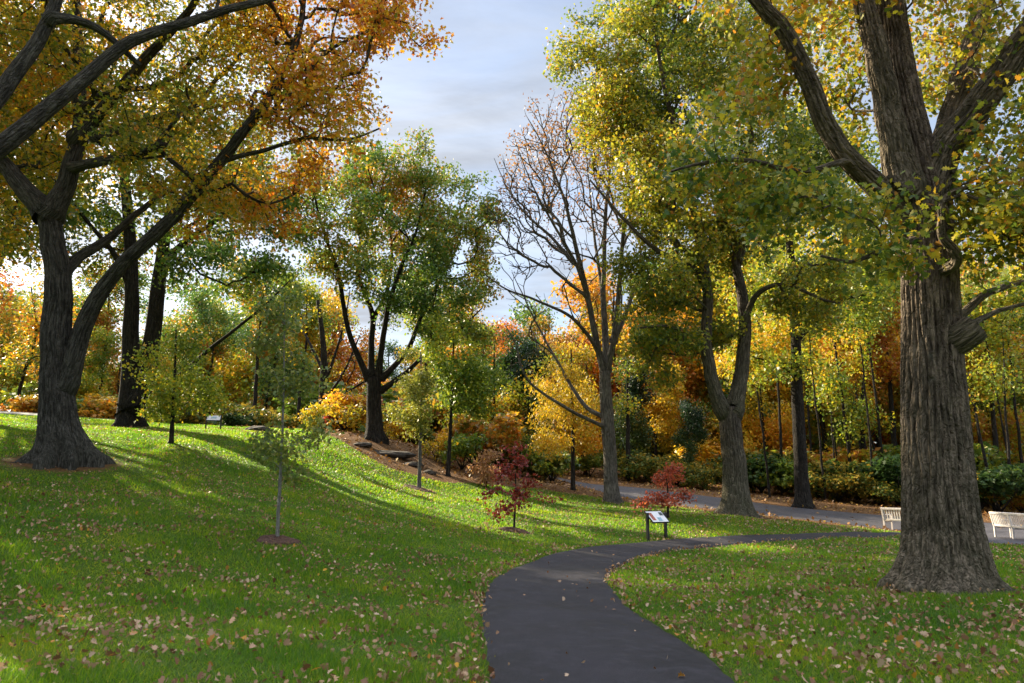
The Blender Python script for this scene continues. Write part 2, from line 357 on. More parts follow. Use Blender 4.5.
# leaf outlines (x across, y along), each one n-gon
OAK = np.array([(0, 0), (.10, .16), (.26, .24), (.16, .38), (.40, .52), (.20, .62), (.30, .82), (.10, .84), (0, 1), (-.12, .84), (-.28, .78), (-.17, .62), (-.38, .56), (-.16, .38), (-.25, .22), (-.09, .15)])
LOBE = np.array([(0, 0), (.30, .20), (.18, .42), (.46, .62), (.14, .72), (0, 1), (-.16, .72), (-.44, .58), (-.18, .40), (-.28, .24)])
DIA = np.array([(0, 0), (.30, .42), (0, 1), (-.30, .46)])
SLIM = np.array([(0, 0), (.16, .45), (0, 1), (-.16, .5)])
def leafmesh(name, cen, tint, size, shape, mat, rg, droop=.35, flat=.6, outdir=None, crumple=0.0):
    n = len(cen); k = len(shape)
    a = rg.randn(n, 3)
    if outdir is not None: a = a * .7 + outdir
    a[:, 2] -= droop; a /= np.linalg.norm(a, axis=1)[:, None] + 1e-9
    nn = rg.randn(n, 3) * (1 - flat) ; nn[:, 2] += flat
    b = np.cross(nn, a); b /= np.linalg.norm(b, axis=1)[:, None] + 1e-9
    nr = np.cross(a, b)
    s = size * rg.uniform(.65, 1.25, n)
    fold = rg.uniform(.05, .5, n); curl = rg.uniform(-.1, .45, n)
    if crumple: fold = rg.uniform(-.6, 1.3, n) * crumple; curl = rg.uniform(-.9, .9, n) * crumple
    X = shape[:, 0]; Y = shape[:, 1]
    V = (cen[:, None] + s[:, None, None] * (b[:, None] * X[None, :, None] + a[:, None] * Y[None, :, None]
         + nr[:, None] * (fold[:, None] * np.abs(X)[None] - curl[:, None] * Y[None] ** 2)[..., None]))
    return mesh_np(name, V.reshape(-1, 3), np.arange(n * k), np.arange(n) * k, [mat], False, {'tint': ('FACE', 'FLOAT', np.clip(tint, 0, 1))})

class Tree:
    def __init__(s, seed):
        s.rg = np.random.RandomState(seed); s.seed = seed
        s.P = []; s.par = []; s.r = []; s.L = []; s.man = []; s.limbs = []; s.ok = []
    def add(s, p, par, r, man, ok=True):
        s.P.append(np.asarray(p, float)); s.par.append(par); s.r.append(r); s.man.append(man); s.ok.append(ok)
        s.L.append(0 if par < 0 else s.L[par] + float(np.linalg.norm(s.P[-1] - s.P[par]))); return len(s.P) - 1
    def limb(s, pts, r0, r1, ok=.3, step=.35, jit=.012, part='limb', attach=None, power=1.0):
        """a traced limb: first point joins the nearest node; 'ok' = share of its length that bears no branches"""
        q, t = catmull(pts, step, s.rg, jit)
        ids = []
        if s.P:
            A = np.array(s.P); j = int(np.argmin(((A - q[0]) ** 2).sum(1))) if attach is None else attach
            prev = j; q = q.copy(); pts_chain = [s.P[j]]
            start = 0
        else:
            prev = -1; pts_chain = []; start = 0
        for k in range(start, len(q)):
            r = r0 + (r1 - r0) * t[k] ** power
            prev = s.add(q[k], prev, r, True, t[k] >= ok); ids.append(prev); pts_chain.append(q[k])
        s.limbs.append((part, ids)); return ids
    def grow(s, att, bf=.25, step=.5, up=.15, sag=0.0, ang=.45, wig=1.0):
        att = np.asarray(att, float); n = len(att)
        A = np.array(s.P); ok = np.array(s.ok); ids = np.where(ok)[0]
        def tang(q):
            out = []
            for k in q:
                p = s.par[k]; v = s.P[k] - s.P[p] if p >= 0 else np.array([0, 0, 1.0]); out.append(v / (np.linalg.norm(v) + 1e-9))
            return np.array(out)
        def cost(q):
            Pq = np.array([s.P[k] for k in q]); dv = att[:, None] - Pq[None]; dd = np.linalg.norm(dv, axis=2)
            cs = (dv * tang(q)[None]).sum(-1) / (dd + 1e-9)
            return dd * (1 + ang * (1 - cs)) + bf * np.array([s.L[k] for k in q])[None]
        D = cost(ids)
        bj = D.argmin(1); best = D[np.arange(n), bj]; bj = ids[bj]
        alive = np.ones(n, bool)
        for _ in range(n):
            c = np.where(alive, best, 1e9); i = int(c.argmin()); j = int(bj[i]); alive[i] = False
            p0 = s.P[j]; p1 = att[i]; d = np.linalg.norm(p1 - p0)
            if d < .05: continue
            pj = s.par[j]; tg = (p0 - s.P[pj]) if pj >= 0 else np.array([0, 0, 1.0])
            tg = tg / (np.linalg.norm(tg) + 1e-9); dr = (p1 - p0) / d
            m0 = (tg * .5 + dr * .6 + s.rg.randn(3) * .12 * wig) * d; m1 = (dr + np.array([0, 0, up - sag]) + s.rg.randn(3) * .2 * wig) * d
            k = max(1, int(math.ceil(d / step))); prev = j; new = []
            for q in range(1, k + 1):
                t = q / k; t2, t3 = t * t, t * t * t
                p = (2*t3 - 3*t2 + 1) * p0 + (t3 - 2*t2 + t) * m0 + (-2*t3 + 3*t2) * p1 + (t3 - t2) * m1
                prev = s.add(p, prev, 0, False); new.append(prev)
            Dn = cost(new)
            m = Dn.argmin(1); bn = Dn[np.arange(n), m]; u = bn < best
            best[u] = bn[u]; bj[u] = np.array(new)[m[u]]
    def radii(s, tip=.012, e=2.1):
        n = len(s.P); acc = np.zeros(n); kids = [[] for _ in range(n)]
        for i in range(n):
            if s.par[i] >= 0: kids[s.par[i]].append(i)
        R = np.zeros(n)
        for i in range(n - 1, -1, -1):
            if s.man[i]: R[i] = s.r[i]
            else:
                R[i] = tip if acc[i] == 0 else acc[i] ** (1 / e)
            if s.par[i] >= 0 and not s.man[s.par[i]]: acc[s.par[i]] += R[i] ** e
        for i in range(n):
            p = s.par[i]
            if p >= 0 and not s.man[i]: R[i] = min(R[i], R[p] * (.62 if s.man[p] else 1.0))
        s.R = R; s.kids = kids
    def build(s, name, label, cat, bark_mat, group=None, leaf=None, nleaf=0, lsize=.13, lshape=DIA, lsig=.38, tip=.012, e=2.1,
              hi=(40, .10), flare=None, bark_amp=.0, tintf=.35, tint0=.5, tints=.22, rleaf=.03, droop=.35, flat=.55, extra_leaf=None,
              limbparts=True, tintfun=None, wfun=None, minside=3, lsz=.75):
        s.radii(tip, e); rg = s.rg; base = s.P[0].copy(); s.base = base
        root = empty(name, base, label, cat, group)
        sides0, stp = hi
        limb_accs = []
        tr = newacc(); tr_used = False
        for li, (part, ids) in enumerate(s.limbs):
            pts = np.array([s.P[i] for i in ids]); rad = np.array([s.R[i] for i in ids])
            L = np.concatenate([[0], np.cumsum(np.linalg.norm(np.diff(pts, axis=0), axis=1))])
            sd = sides0 if li == 0 else max(10, int(sides0 * min(1, rad[0] / s.R[s.limbs[0][1][0]] * 1.05)))
            st = stp if li == 0 else stp * 1.6
            m = max(4, int(L[-1] / st)); u = np.linspace(0, L[-1], m)
            pp = np.stack([np.interp(u, L, pts[:, c]) for c in range(3)], 1)
            # light smoothing of the resampled axis
            for _ in range(max(1, int(.25 / st))):
                pp[1:-1] = (pp[:-2] + 2 * pp[1:-1] + pp[2:]) / 4
            rr = np.interp(u, L, rad)
            if li > 0:
                pj = s.par[ids[0]]
                if pj >= 0:
                    rr = rr * (1 + .45 * np.exp(-u / max(.15, rr[0] * 1.3)))
                    pp = np.vstack([s.P[pj] * .5 + pp[0] * .5, pp]); rr = np.concatenate([[rr[0] * 1.05], rr])
                acc = newacc(); tube(acc, pp, rr, sd, bark_amp * min(1, rad[0] / .35) * (.18 if part == 'stub' else 1), s.seed + li * 7, lobe=.09 if part == 'stub' else .03)
                if limbparts: limb_accs.append((part, acc))
                else:
                    tube(tr, pp, rr, sd, bark_amp * min(1, rad[0] / .35), s.seed + li * 7)
            else:
                pp = np.vstack([pp[0] - np.array([0, 0, .45]), pp]); rr = np.concatenate([[rr[0]], rr])
                tube(tr, pp, rr, sd, bark_amp, s.seed, flare, h0=-.45)
        # automatic branches
        br = newacc(); n = len(s.P); done = np.zeros(n, bool)
        for i in range(n):
            if s.man[i] or done[i]: continue
            p = s.par[i]
            chain = [p, i]; done[i] = True; cur = i
            while True:
                ks = [k for k in s.kids[cur] if not s.man[k] and not done[k]]
                if not ks: break
                nx = max(ks, key=lambda k: s.R[k]); done[nx] = True; chain.append(nx); cur = nx
            pp = np.array([s.P[k] for k in chain]); rr = np.array([s.R[k] for k in chain]); rr[0] = min(rr[0], rr[1] * 1.25); rr[-1] *= .6
            r_ = rr[1]; sd = 9 if r_ > .07 else 6 if r_ > .03 else 4 if r_ > .014 else 3
            tube(br if limbparts else tr, pp, rr, max(sd, minside), 0, s.seed, cap=False, lobe=0)
        link('trunk', accmesh(tr, 'trunk', bark_mat, base), root)
        for part, acc in limb_accs: link(part, accmesh(acc, part, bark_mat, base), root)
        if br['n']:
            link('branchwork', accmesh(br, 'branchwork', bark_mat, base), root)
        if nleaf:
            P = np.array(s.P); cand = np.where((~np.array(s.man)) & (s.R < rleaf))[0]
            w = np.ones(len(cand)) if wfun is None else wfun(P[cand]); w /= w.sum()
            ci = rg.choice(cand, nleaf, p=w)
            off = np.clip(rg.randn(nleaf, 3), -1.7, 1.7) * lsig * np.array([1, 1, lsz])
            cen = P[ci] + off
            tint = tint0 + tintf * snoise(P[ci], s.seed + 11, .75) * .5 + rg.randn(nleaf) * tints
            if tintfun is not None: tint = tint + tintfun(cen)
            if extra_leaf is not None:
                pass
            me = leafmesh('crown', cen - base, tint, lsize, lshape, LF[leaf], rg, droop, flat)
            link('crown', me, root)
        return root

def blob(rg, c, r, n, shell=.0, hollow=.35):
    """n points in an uneven ellipsoid, gathered in clumps with gaps between them"""
    m = max(3, n // 5)
    v = rg.randn(m, 3); v /= np.linalg.norm(v, axis=1)[:, None]
    rad = (hollow ** 3 + (1 - hollow ** 3) * rg.rand(m)) ** (1 / 3)
    rad = rad * (1 + .16 * snoise(v, rg.randint(1 << 30), 2.5) + rg.uniform(-.12, .12, m))
    v = v * rad[:, None]
    p = np.repeat(v, -(-n // m), 0)[:n]; p = p + rg.randn(len(p), 3) * .13
    return np.asarray(c) + p * np.asarray(r)
def pblob(rg, px, py, Y, rx, ry, rd, n, hollow=.2):
    """ellipsoid given by its centre's line of sight, its half sizes in pixels at that distance and its half depth in metres"""
    c = W(px, py, Y); k = Y / F
    return blob(rg, c, (rx * k, rd, ry * k), n, hollow=hollow)
def PX(pts, Y, dy=None):
    out = []
    for i, p in enumerate(pts):
        yy = Y + (dy[i] if dy is not None else 0)
        out.append(W(p[0], p[1], yy))
    return out

# ------------------------------------------------------------------ ground
xs = np.concatenate([-np.geomspace(700, 42, 26), np.arange(-40, 40.01, .4), np.geomspace(42, 700, 26)])
ys = np.concatenate([-np.geomspace(300, 8, 14), np.arange(-6, 56.01, .4), np.geomspace(58, 1200, 34)])
GX, GY = np.meshgrid(xs, ys); GZ = H(GX, GY)
far_f = np.clip((np.hypot(GX, GY) - 90) / 300, 0, 1)
GZ = GZ * (1 - far_f) + 5.0 * far_f
gp = np.stack([GX, GY], -1)
GZ = GZ + .018 * snoise(gp, 3, 2.2) * np.clip(1 - np.hypot(GX, GY) / 70, 0, 1)

lawn_line = [(0,421),(60,424),(130,427),(200,430),(300,434),(334,437),(354,449),(386,466),(432,481),(520,487),(560,492),(600,498),(640,504),(700,510),(760,519),(840,526),(893,531),(960,533),(1024,541)]
lawn_poly = [np.array([XW(q, 36.8 if q > 30 else 34.2), 36.8 if q > 30 else 34.2]) for q in (-20, 20, 45, 130, 200, 300)] + [G(*p)[:2] for p in lawn_line if p[0] > 310] + [np.array(q, float) for q in [(24, 24), (60, 22), (60, -30), (-70, -30), (-70, 30)]]
path_L = [(470,760),(481,700),(482,680),(481,655),(478,630),(477,608),(482,592),(495,577),(520,564),(552,554),(600,546),(655,541),(730,537),(800,534),(860,533),(905,532)]
path_R = [(800,760),(755,700),(740,682),(722,665),(700,649),(675,632),(650,617),(625,601),(611,586),(612,575),(628,564),(660,554),(720,546),(800,541),(870,538),(915,537)]
PL = np.array([G(*p) for p in path_L]); PR = np.array([G(*p) for p in path_R])
PL[0] = (PL[1] - (PL[2] - PL[1]) * 3); PR[0] = PR[1] - (PR[2] - PR[1]) * 3
road_N = [(596,491),(625,497),(660,503),(700,508),(745,513),(790,519),(840,524),(880,528),(930,533),(975,540),(1030,548)]
road_F = [(590,484),(625,486),(660,490),(700,495),(745,501),(790,507),(840,512),(880,515),(930,518),(975,521),(1030,525)]
RN = [G(*p) for p in road_N]; RF = [G(*p) for p in road_F]
RN = [np.array([-2.0, 58, 0])] + [np.array([1.5, 48, 0])] + RN + [np.array([26, 18, 0]), np.array([42, 8, 0])]
RF = [np.array([-5.0, 60, 0])] + [np.array([-1.5, 49, 0])] + RF + [np.array([29, 25, 0]), np.array([48, 14, 0])]
def curve2(pts, n):
    q, _ = catmull(np.array(pts), .2); L = np.concatenate([[0], np.cumsum(np.linalg.norm(np.diff(q, axis=0), axis=1))])
    u = np.linspace(0, L[-1], n); return np.stack([np.interp(u, L, q[:, c]) for c in range(3)], 1)
def gsm(q, it=3):
    q = q.copy()
    for _ in range(it): q[1:-1] = (q[:-2] + 2 * q[1:-1] + q[2:]) / 4
    return q
PLc, PRc = gsm(curve2(PL, 140), 8), gsm(curve2(PR, 140), 8)
RNc, RFc = gsm(curve2(RN, 160), 12), gsm(curve2(RF, 160), 12)
path_poly = np.vstack([PLc[:, :2], PRc[::-1, :2]]); road_poly = np.vstack([RNc[:, :2], RFc[::-1, :2]])

flat_x, flat_y = GX.ravel(), GY.ravel()
lawn = inpoly(flat_x, flat_y, lawn_poly).astype(float)
def blur(a, it):
    a = a.reshape(GX.shape).copy()
    for _ in range(it):
        a[1:-1, 1:-1] = (a[1:-1, 1:-1] * 2 + a[:-2, 1:-1] + a[2:, 1:-1] + a[1:-1, :-2] + a[1:-1, 2:]) / 6
    return a.ravel()
# bare earth rings round the big trunks are part of the ground
ring = np.zeros(flat_x.shape)
TR_POS = {'L': G(62, 463), 'RO': G(945, 588), 'C': G(735, 515), 'B': G(612, 502)}
for k, rr in (('L', 1.9), ('RO', 1.15), ('C', 1.3), ('B', .8)):
    d = np.hypot(flat_x - TR_POS[k][0], flat_y - TR_POS[k][1]); ring = np.maximum(ring, np.clip(1.25 - d / rr, 0, 1))
litter = np.maximum(1 - blur(lawn, 2), ring * .85)
n_r, n_c = GX.shape
idx = np.arange(n_r * n_c).reshape(n_r, n_c)
quads = np.stack([idx[:-1, :-1], idx[:-1, 1:], idx[1:, 1:], idx[1:, :-1]], -1).reshape(-1, 4)

m_g, t, b, o = newmat('lawn_and_leaf_litter')
c = t.nodes.new("ShaderNodeTexCoord")
n1 = N(t, "TexNoise", Scale=.45, Detail=6.0, Roughness=.6); n2 = N(t, "TexNoise", Scale=9.0, Detail=8.0, Roughness=.7); n3 = N(t, "TexNoise", Scale=45.0, Detail=6.0, Roughness=.8)
for q in (n1, n2, n3): t.links.new(c.outputs['Object'], q.inputs[0])
g1 = ramp(t, n1.outputs['Fac'], [(.3, (.040, .092, .006)), (.5, (.052, .108, .007)), (.72, (.070, .122, .008))])
g2 = mixc(t, ramp(t, n2.outputs['Fac'], [(.35, (0, 0, 0)), (.75, (.7, .7, .7))]), g1, (.035, .062, .010))
g3 = mixc(t, ramp(t, n3.outputs['Fac'], [(.40, (0, 0, 0)), (.72, (.6, .6, .6))]), g2, (.115, .130, .020))
lt = ramp(t, n2.outputs['Fac'], [(.28, (.050, .030, .017)), (.45, (.13, .070, .032)), (.60, (.24, .125, .050)), (.75, (.30, .19, .09))])
lt = mixc(t, ramp(t, n3.outputs['Fac'], [(.42, (0, 0, 0)), (.66, (.8, .8, .8))]), lt, (.07, .042, .025))
at = t.nodes.new("ShaderNodeAttribute"); at.attribute_name = 'litter'
ad = N(t, "Math", operation='MULTIPLY_ADD'); ad.inputs[1].default_value = .9; ad.inputs[2].default_value = -.45
t.links.new(n2.outputs['Fac'], ad.inputs[0])
su = N(t, "Math", operation='ADD'); t.links.new(ad.outputs[0], su.inputs[0]); t.links.new(at.outputs['Fac'], su.inputs[1])
col = mixc(t, ramp(t, su.outputs[0], [(.38, (0, 0, 0)), (.58, (1, 1, 1))]), g3, lt)
t.links.new(col, b.inputs['Base Color']); b.inputs['Roughness'].default_value = .95; b.inputs['Specular IOR Level'].default_value = .1
bump(t, b, n3.outputs['Fac'], .8, .05)
ground = link('ground', mesh_np('ground', np.stack([GX, GY, GZ], -1).reshape(-1, 3), quads.ravel(), np.arange(len(quads)) * 4, [m_g], True,
              {'litter': ('POINT', 'FLOAT', litter)})); ground['kind'] = 'structure'
def HZ(x, y):
    """height of the built ground"""
    x = np.asarray(x, float); y = np.asarray(y, float)
    return H(x, y) + .018 * snoise(np.stack([x, y], -1), 3, 2.2) * np.clip(1 - np.hypot(x, y) / 70, 0, 1)

def asphalt(name, c0, c1):
    m, t, b, o = newmat(name); c = t.nodes.new("ShaderNodeTexCoord")
    a1 = N(t, "TexNoise", Scale=.9, Detail=6.0, Roughness=.6, Distortion=.6); a2 = N(t, "TexNoise", Scale=90.0, Detail=6.0, Roughness=.8); a3 = N(t, "TexNoise", Scale=5.0, Detail=8.0, Roughness=.7)
    for q in (a1, a2, a3): t.links.new(c.outputs['Object'], q.inputs[0])
    col = ramp(t, a1.outputs['Fac'], [(.36, c0), (.64, c1)])
    col = mixc(t, ramp(t, a3.outputs['Fac'], [(.48, (0, 0, 0)), (.66, (.6, .6, .6))]), col, tuple(x * 1.7 for x in c1))
    col = mixc(t, ramp(t, a2.outputs['Fac'], [(.52, (0, 0, 0)), (.68, (.75, .75, .75))]), col, tuple(x * 2.6 for x in c1))
    t.links.new(col, b.inputs['Base Color'])
    t.links.new(ramp(t, a1.outputs['Fac'], [(.3, (.62,) * 3), (.7, (.85,) * 3)]), b.inputs['Roughness'])
    b.inputs['Specular IOR Level'].default_value = .3
    bump(t, b, a2.outputs['Fac'], .8, .012); return m
def ribbon(name, A, B, m, lift, wob=.0, seed=0):
    n = len(A); K = 14; V = []
    mid = (A + B) / 2
    for i in range(n):
        for k in range(K + 1):
            u = k / K; p = A[i] * (1 - u) + B[i] * u
            if wob and k in (0, K):
                dd = (A[i] - B[i]) / (np.linalg.norm(A[i] - B[i]) + 1e-9) * (1 if k == 0 else -1)
                p = p + dd * wob * math.sin(i * 1.7 + seed) * math.sin(i * .53 + k)
            V.append(p)
    V = np.array(V); V[:, 2] = HZ(V[:, 0], V[:, 1]) + lift
    e = np.arange(len(V)) % (K + 1); V[(e == 0) | (e == K), 2] -= lift * 1.6
    idx = np.arange(n * (K + 1)).reshape(n, K + 1)
    q = np.stack([idx[:-1, :-1], idx[:-1, 1:], idx[1:, 1:], idx[1:, :-1]], -1).reshape(-1, 4)[:, ::-1]
    ob = link(name, mesh_np(name, V, q.ravel(), np.arange(len(q)) * 4, [m], True)); ob['kind'] = 'structure'; return ob
ribbon('path', PLc, PRc, asphalt('path_asphalt', (.0095, .0088, .0110), (.0235, .0212, .0262)), .03, .03, 1)
ribbon('road', RNc, RFc, asphalt('road_asphalt', (.038, .036, .042), (.062, .058, .066)), .036, .06, 2)
# pale path over the crest at the left
A_ = np.array([[-38, 33.0, 0], [-30, 33.6, 0], [-24, 33.6, 0], [-20.4, 33.8, 0]]); B_ = A_ + np.array([0, 1.2, 0])
ribbon('gravel_path', curve2(A_, 30), curve2(B_, 30), simple('pale_gravel', (.40, .36, .30), .9, scale=30), .03)

# ------------------------------------------------------------------ grass blades and fallen leaves (nobody could count them)
rg = np.random.RandomState(5)
def lawn_points(n, r0, r1, power, amax=.78, a0=-.75):
    u = rg.rand(n); k = 2 - power
    r = (r0 ** k + u * (r1 ** k - r0 ** k)) ** (1 / k)
    a = rg.uniform(a0, amax, n); x = r * np.sin(a); y = r * np.cos(a)
    ok = inpoly(x, y, lawn_poly) & ~inpoly(x, y, road_poly)
    return x[ok], y[ok], r[ok]
x, y, r = lawn_points(800000, 4.6, 40, 1.5)
ok = ~inpoly(x + rg.randn(len(x)) * .035, y + rg.randn(len(x)) * .035, path_poly); x, y, r = x[ok], y[ok], r[ok]
for k, rr in (('L', 1.7), ('RO', .8), ('C', .85)):
    ok = np.hypot(x - TR_POS[k][0], y - TR_POS[k][1]) > rr * rg.uniform(.7, 1.4, len(x)); x, y, r = x[ok], y[ok], r[ok]
z = HZ(x, y); n = len(x)
ang = rg.uniform(0, 6.28, n); wd = .0034 * np.maximum(1, r / 6) * rg.uniform(.7, 1.4, n); ht = rg.uniform(.028, .058, n) * (1 + .35 * snoise(np.stack([x, y], -1), 8, 3.0))
ht = np.maximum(ht, .025)
ld = rg.randn(n, 2) * .035
V = np.empty((n, 3, 3))
V[:, 0] = np.stack([x - np.cos(ang) * wd, y - np.sin(ang) * wd, z - .01], -1)
V[:, 1] = np.stack([x + np.cos(ang) * wd, y + np.sin(ang) * wd, z - .01], -1)
V[:, 2] = np.stack([x + ld[:, 0], y + ld[:, 1], z + ht], -1)
tint = .44 + .045 * snoise(np.stack([x, y], -1), 9, .9) + .07 * snoise(np.stack([x, y], -1), 10, 3.1) + rg.randn(n) * .2
GRM = leafmat('grass_blade', [(0, (.024, .068, .003)), (.4, (.052, .112, .004)), (.75, (.122, .158, .005)), (1, (.25, .21, .014))], trans=2.05, diff=.45)
gr = link('grass', mesh_np('grass', V.reshape(-1, 3), np.arange(n * 3), np.arange(n) * 3, [GRM], False, {'tint': ('FACE', 'FLOAT', np.clip(tint, 0, 1))}))
tag(gr, 'short green lawn grass covering the slope and the flat', 'grass', kind='stuff')

x, y, r = lawn_points(64000, 4.6, 36, .85, amax=.75)
q2 = np.stack([x, y], -1)
dens = .46 + .18 * snoise(q2, 21, .9) + .26 * snoise(q2, 22, 3.4) + np.where(x > 2, .35, 0)
onp = inpoly(x, y, path_poly)
keep = (rg.rand(len(x)) < np.clip(dens, .06, 1)) & (~onp | (rg.rand(len(x)) < .03))
x, y, r = x[keep], y[keep], r[keep]
# a fringe of leaves caught along the path's edges
e1 = PLc[rg.randint(10, 120, 500)][:, :2] + rg.randn(500, 2) * .06; e2 = PRc[rg.randint(10, 120, 420)][:, :2] + rg.randn(420, 2) * .06
x = np.concatenate([x, e1[:, 0], e2[:, 0]]); y = np.concatenate([y, e1[:, 1], e2[:, 1]])
z = HZ(x, y) + rg.uniform(.025, .06, len(x)); n = len(x)
onp = inpoly(x, y, path_poly); z[onp] = HZ(x[onp], y[onp]) + .042
LMF = leafmat('fallen_leaf', [(0, (.09, .040, .020)), (.3, (.20, .10, .05)), (.55, (.36, .22, .13)), (.78, (.48, .34, .23)), (.88, (.36, .16, .04)), (1, (.55, .28, .02))], trans=.3, spec=.15)
lm = leafmesh('fallen_leaves', np.stack([x, y, z], -1), rg.beta(1.9, 1.9, n) , .049 * rg.uniform(.7, 1.35, n), OAK * np.array([1.25, 1]), LMF, rg, droop=-.05, flat=.55, crumple=1.0)
fl = link('fallen_leaves', lm); tag(fl, 'fallen tan and brown leaves scattered over the lawn and path', 'fallen leaves', kind='stuff')

# litter leaves on the wood floor and mulch bank
n0 = 16000
x = rg.uniform(-14, 30, n0); y = rg.uniform(22, 52, n0)
ok = ~inpoly(x, y, lawn_poly) & (~inpoly(x, y, road_poly) | (rg.rand(n0) < .06)); x, y = x[ok], y[ok]; z = HZ(x, y) + .04; n = len(x)
LMW = leafmat('wood_litter_leaf', [(0, (.10, .045, .02)), (.4, (.28, .13, .04)), (.8, (.42, .22, .06)), (1, (.50, .30, .03))], trans=.15)
wl = link('leaf_litter', leafmesh('leaf_litter', np.stack([x, y, z], -1), rg.rand(n), .15, LOBE, LMW, rg, droop=-.05, flat=.8))
tag(wl, 'orange brown leaf litter under the wood beyond the lawn', 'leaf litter', kind='stuff')

# ------------------------------------------------------------------ the big trees, limbs traced at their own distances
# left oak
Y = 19.0; b0 = TR_POS['L']; Y = float(b0[1])
T = Tree(101)
T.limb([b0] + PX([(59,430),(56,385),(55,330),(58,285),(52,240),(48,215)], Y), .48, .26, ok=2, part='trunk', power=.7)
T.limb(PX([(66,385),(84,325),(105,287),(130,256),(165,226),(205,180),(237,140),(270,95),(290,60),(302,18),(306,-40)], Y, [0,0,-.2,-.5,-.8,-1,-1.2,-1.4,-1.5,-1.5,-1.5]), .235, .05, ok=.45)
T.limb(PX([(48,215),(25,190),(5,165),(-25,138),(-70,100),(-120,60)], Y, [0,0,.3,.6,1,1.5]), .28, .08, ok=.4)
T.limb(PX([(50,215),(64,190),(73,160),(80,125),(80,85),(78,45),(76,0),(70,-70),(70,-140)], Y, [0,.2,.3,.5,.6,.8,1,1.2,1.4]), .27, .06, ok=.4)
T.limb(PX([(76,140),(100,113),(122,88),(146,58),(166,38),(190,8),(215,-40),(230,-90)], Y, [.3,.2,0,-.2,-.5,-.8,-1,-1.3]), .19, .05, ok=.4)
T.limb(PX([(57,282),(80,257),(112,236),(140,210),(170,190)], Y, [0,.5,1.0,1.6,2.2]), .16, .06, ok=.4)
T.limb(PX([(72,168),(105,160),(135,155),(163,144)], Y, [.2,-.6,-1.2,-1.6]), .14, .10, ok=.6)
T.limb(PX([(100,140),(130,125),(170,114),(200,103),(216,80),(240,55),(256,0)], Y, [0,.6,1,1.3,1.5,1.7,2]), .11, .04, ok=.4)
T.limb(PX([(225,160),(258,152),(305,138),(345,140),(380,128)], Y, [-1,-1.2,-1.6,-2,-2.2]), .07, .02, ok=.4)
T.limb(PX([(272,92),(300,75),(330,50),(370,30),(400,5)], Y, [-1.4,-1.5,-1.6,-1.7,-1.8]), .07, .02, ok=.3)
R_ = T.rg
T.grow(np.vstack([pblob(R_,150,20,Y,170,110,4.5,442), pblob(R_,60,-70,Y,160,110,5,289), pblob(R_,290,-10,Y-1,100,85,3,289), pblob(R_,320,110,Y-1.5,70,60,2.2,187),
   pblob(R_,200,150,Y,100,70,3.0,204), pblob(R_,230,215,Y+1,60,45,2,85), pblob(R_,20,120,Y+1,80,70,4,170), pblob(R_,370,25,Y-1.7,50,45,1.6,102), pblob(R_,240,-110,Y,160,60,4,153)]), bf=.22)
T.build('oak_tree', 'large dark oak with spreading golden crown and flared roots on the left slope', 'tree', BK_L, leaf='gold', nleaf=68000, lsize=.122, lshape=LOBE, lsig=.24,
   hi=(72, .07), flare=(1.25, .62, 8, .25), bark_amp=.045, tint0=.56, tintf=.32, tints=.2,
   tintfun=lambda c: np.clip((c[:, 0] + 7) / 8, -.12, .2))

# oak just outside the left edge, whose limbs reach into the picture
x0 = XW(-150, 13.5); b0 = np.array([x0, 13.5, float(H(x0, 13.5))]); Y = 13.5
T = Tree(102)
T.limb([b0, b0 + [.05, 0, 1.6], b0 + [.1, .1, 3.2]] , .5, .36, ok=2, part='trunk')
k0 = b0 + np.array([.1, .1, 3.2])
T.limb([k0] + PX([(-70,196),(0,148),(40,115),(80,82),(130,42),(180,25),(232,8),(280,-4),(330,-40)], Y, [0,.2,.4,.6,.8,1,1.2,1.4,1.6]), .23, .05, ok=.55)
T.limb([k0] + PX([(-60,170),(-5,98),(28,55),(54,8),(64,-60),(80,-130)], Y, [-.5,0,.2,.3,.5,.6]), .23, .06, ok=.5)
T.limb(PX([(52,18),(88,22),(118,44),(140,66)], Y, [.2,.6,.9,1.2]), .10, .05, ok=.8)
T.limb([k0] + PX([(-120,100),(-130,0),(-140,-120)], Y, [0,-.3,-.6]), .28, .08, ok=.4)
T.limb([k0] + PX([(-200,140),(-280,60),(-340,-30)], Y, [0,-.6,-1]), .22, .08, ok=.4)
T.limb([k0, k0 + [1.5, -2.5, 2.5], k0 + [3, -5, 5.5], k0 + [4.5, -7, 8]], .2, .05, ok=.4)
R_ = T.rg
T.grow(np.vstack([pblob(R_,-120,-160,Y,230,130,5,230), pblob(R_,60,-150,Y,140,90,3.5,120), pblob(R_,-260,40,Y,120,90,4,80), pblob(R_,200,-40,Y+1.2,110,40,1.5,60),
   blob(R_, k0 + np.array([3, -6, 7]), (3.5, 3.5, 3), 110)]), bf=.22)
T.build('oak_tree', 'oak at the left edge whose long bare limbs cross before the golden crown', 'tree', BK_L, leaf='gold', nleaf=26000, lsize=.14, lshape=LOBE, lsig=.4,
   hi=(40, .12), flare=(.6, .5, 6), bark_amp=.02, tint0=.42)

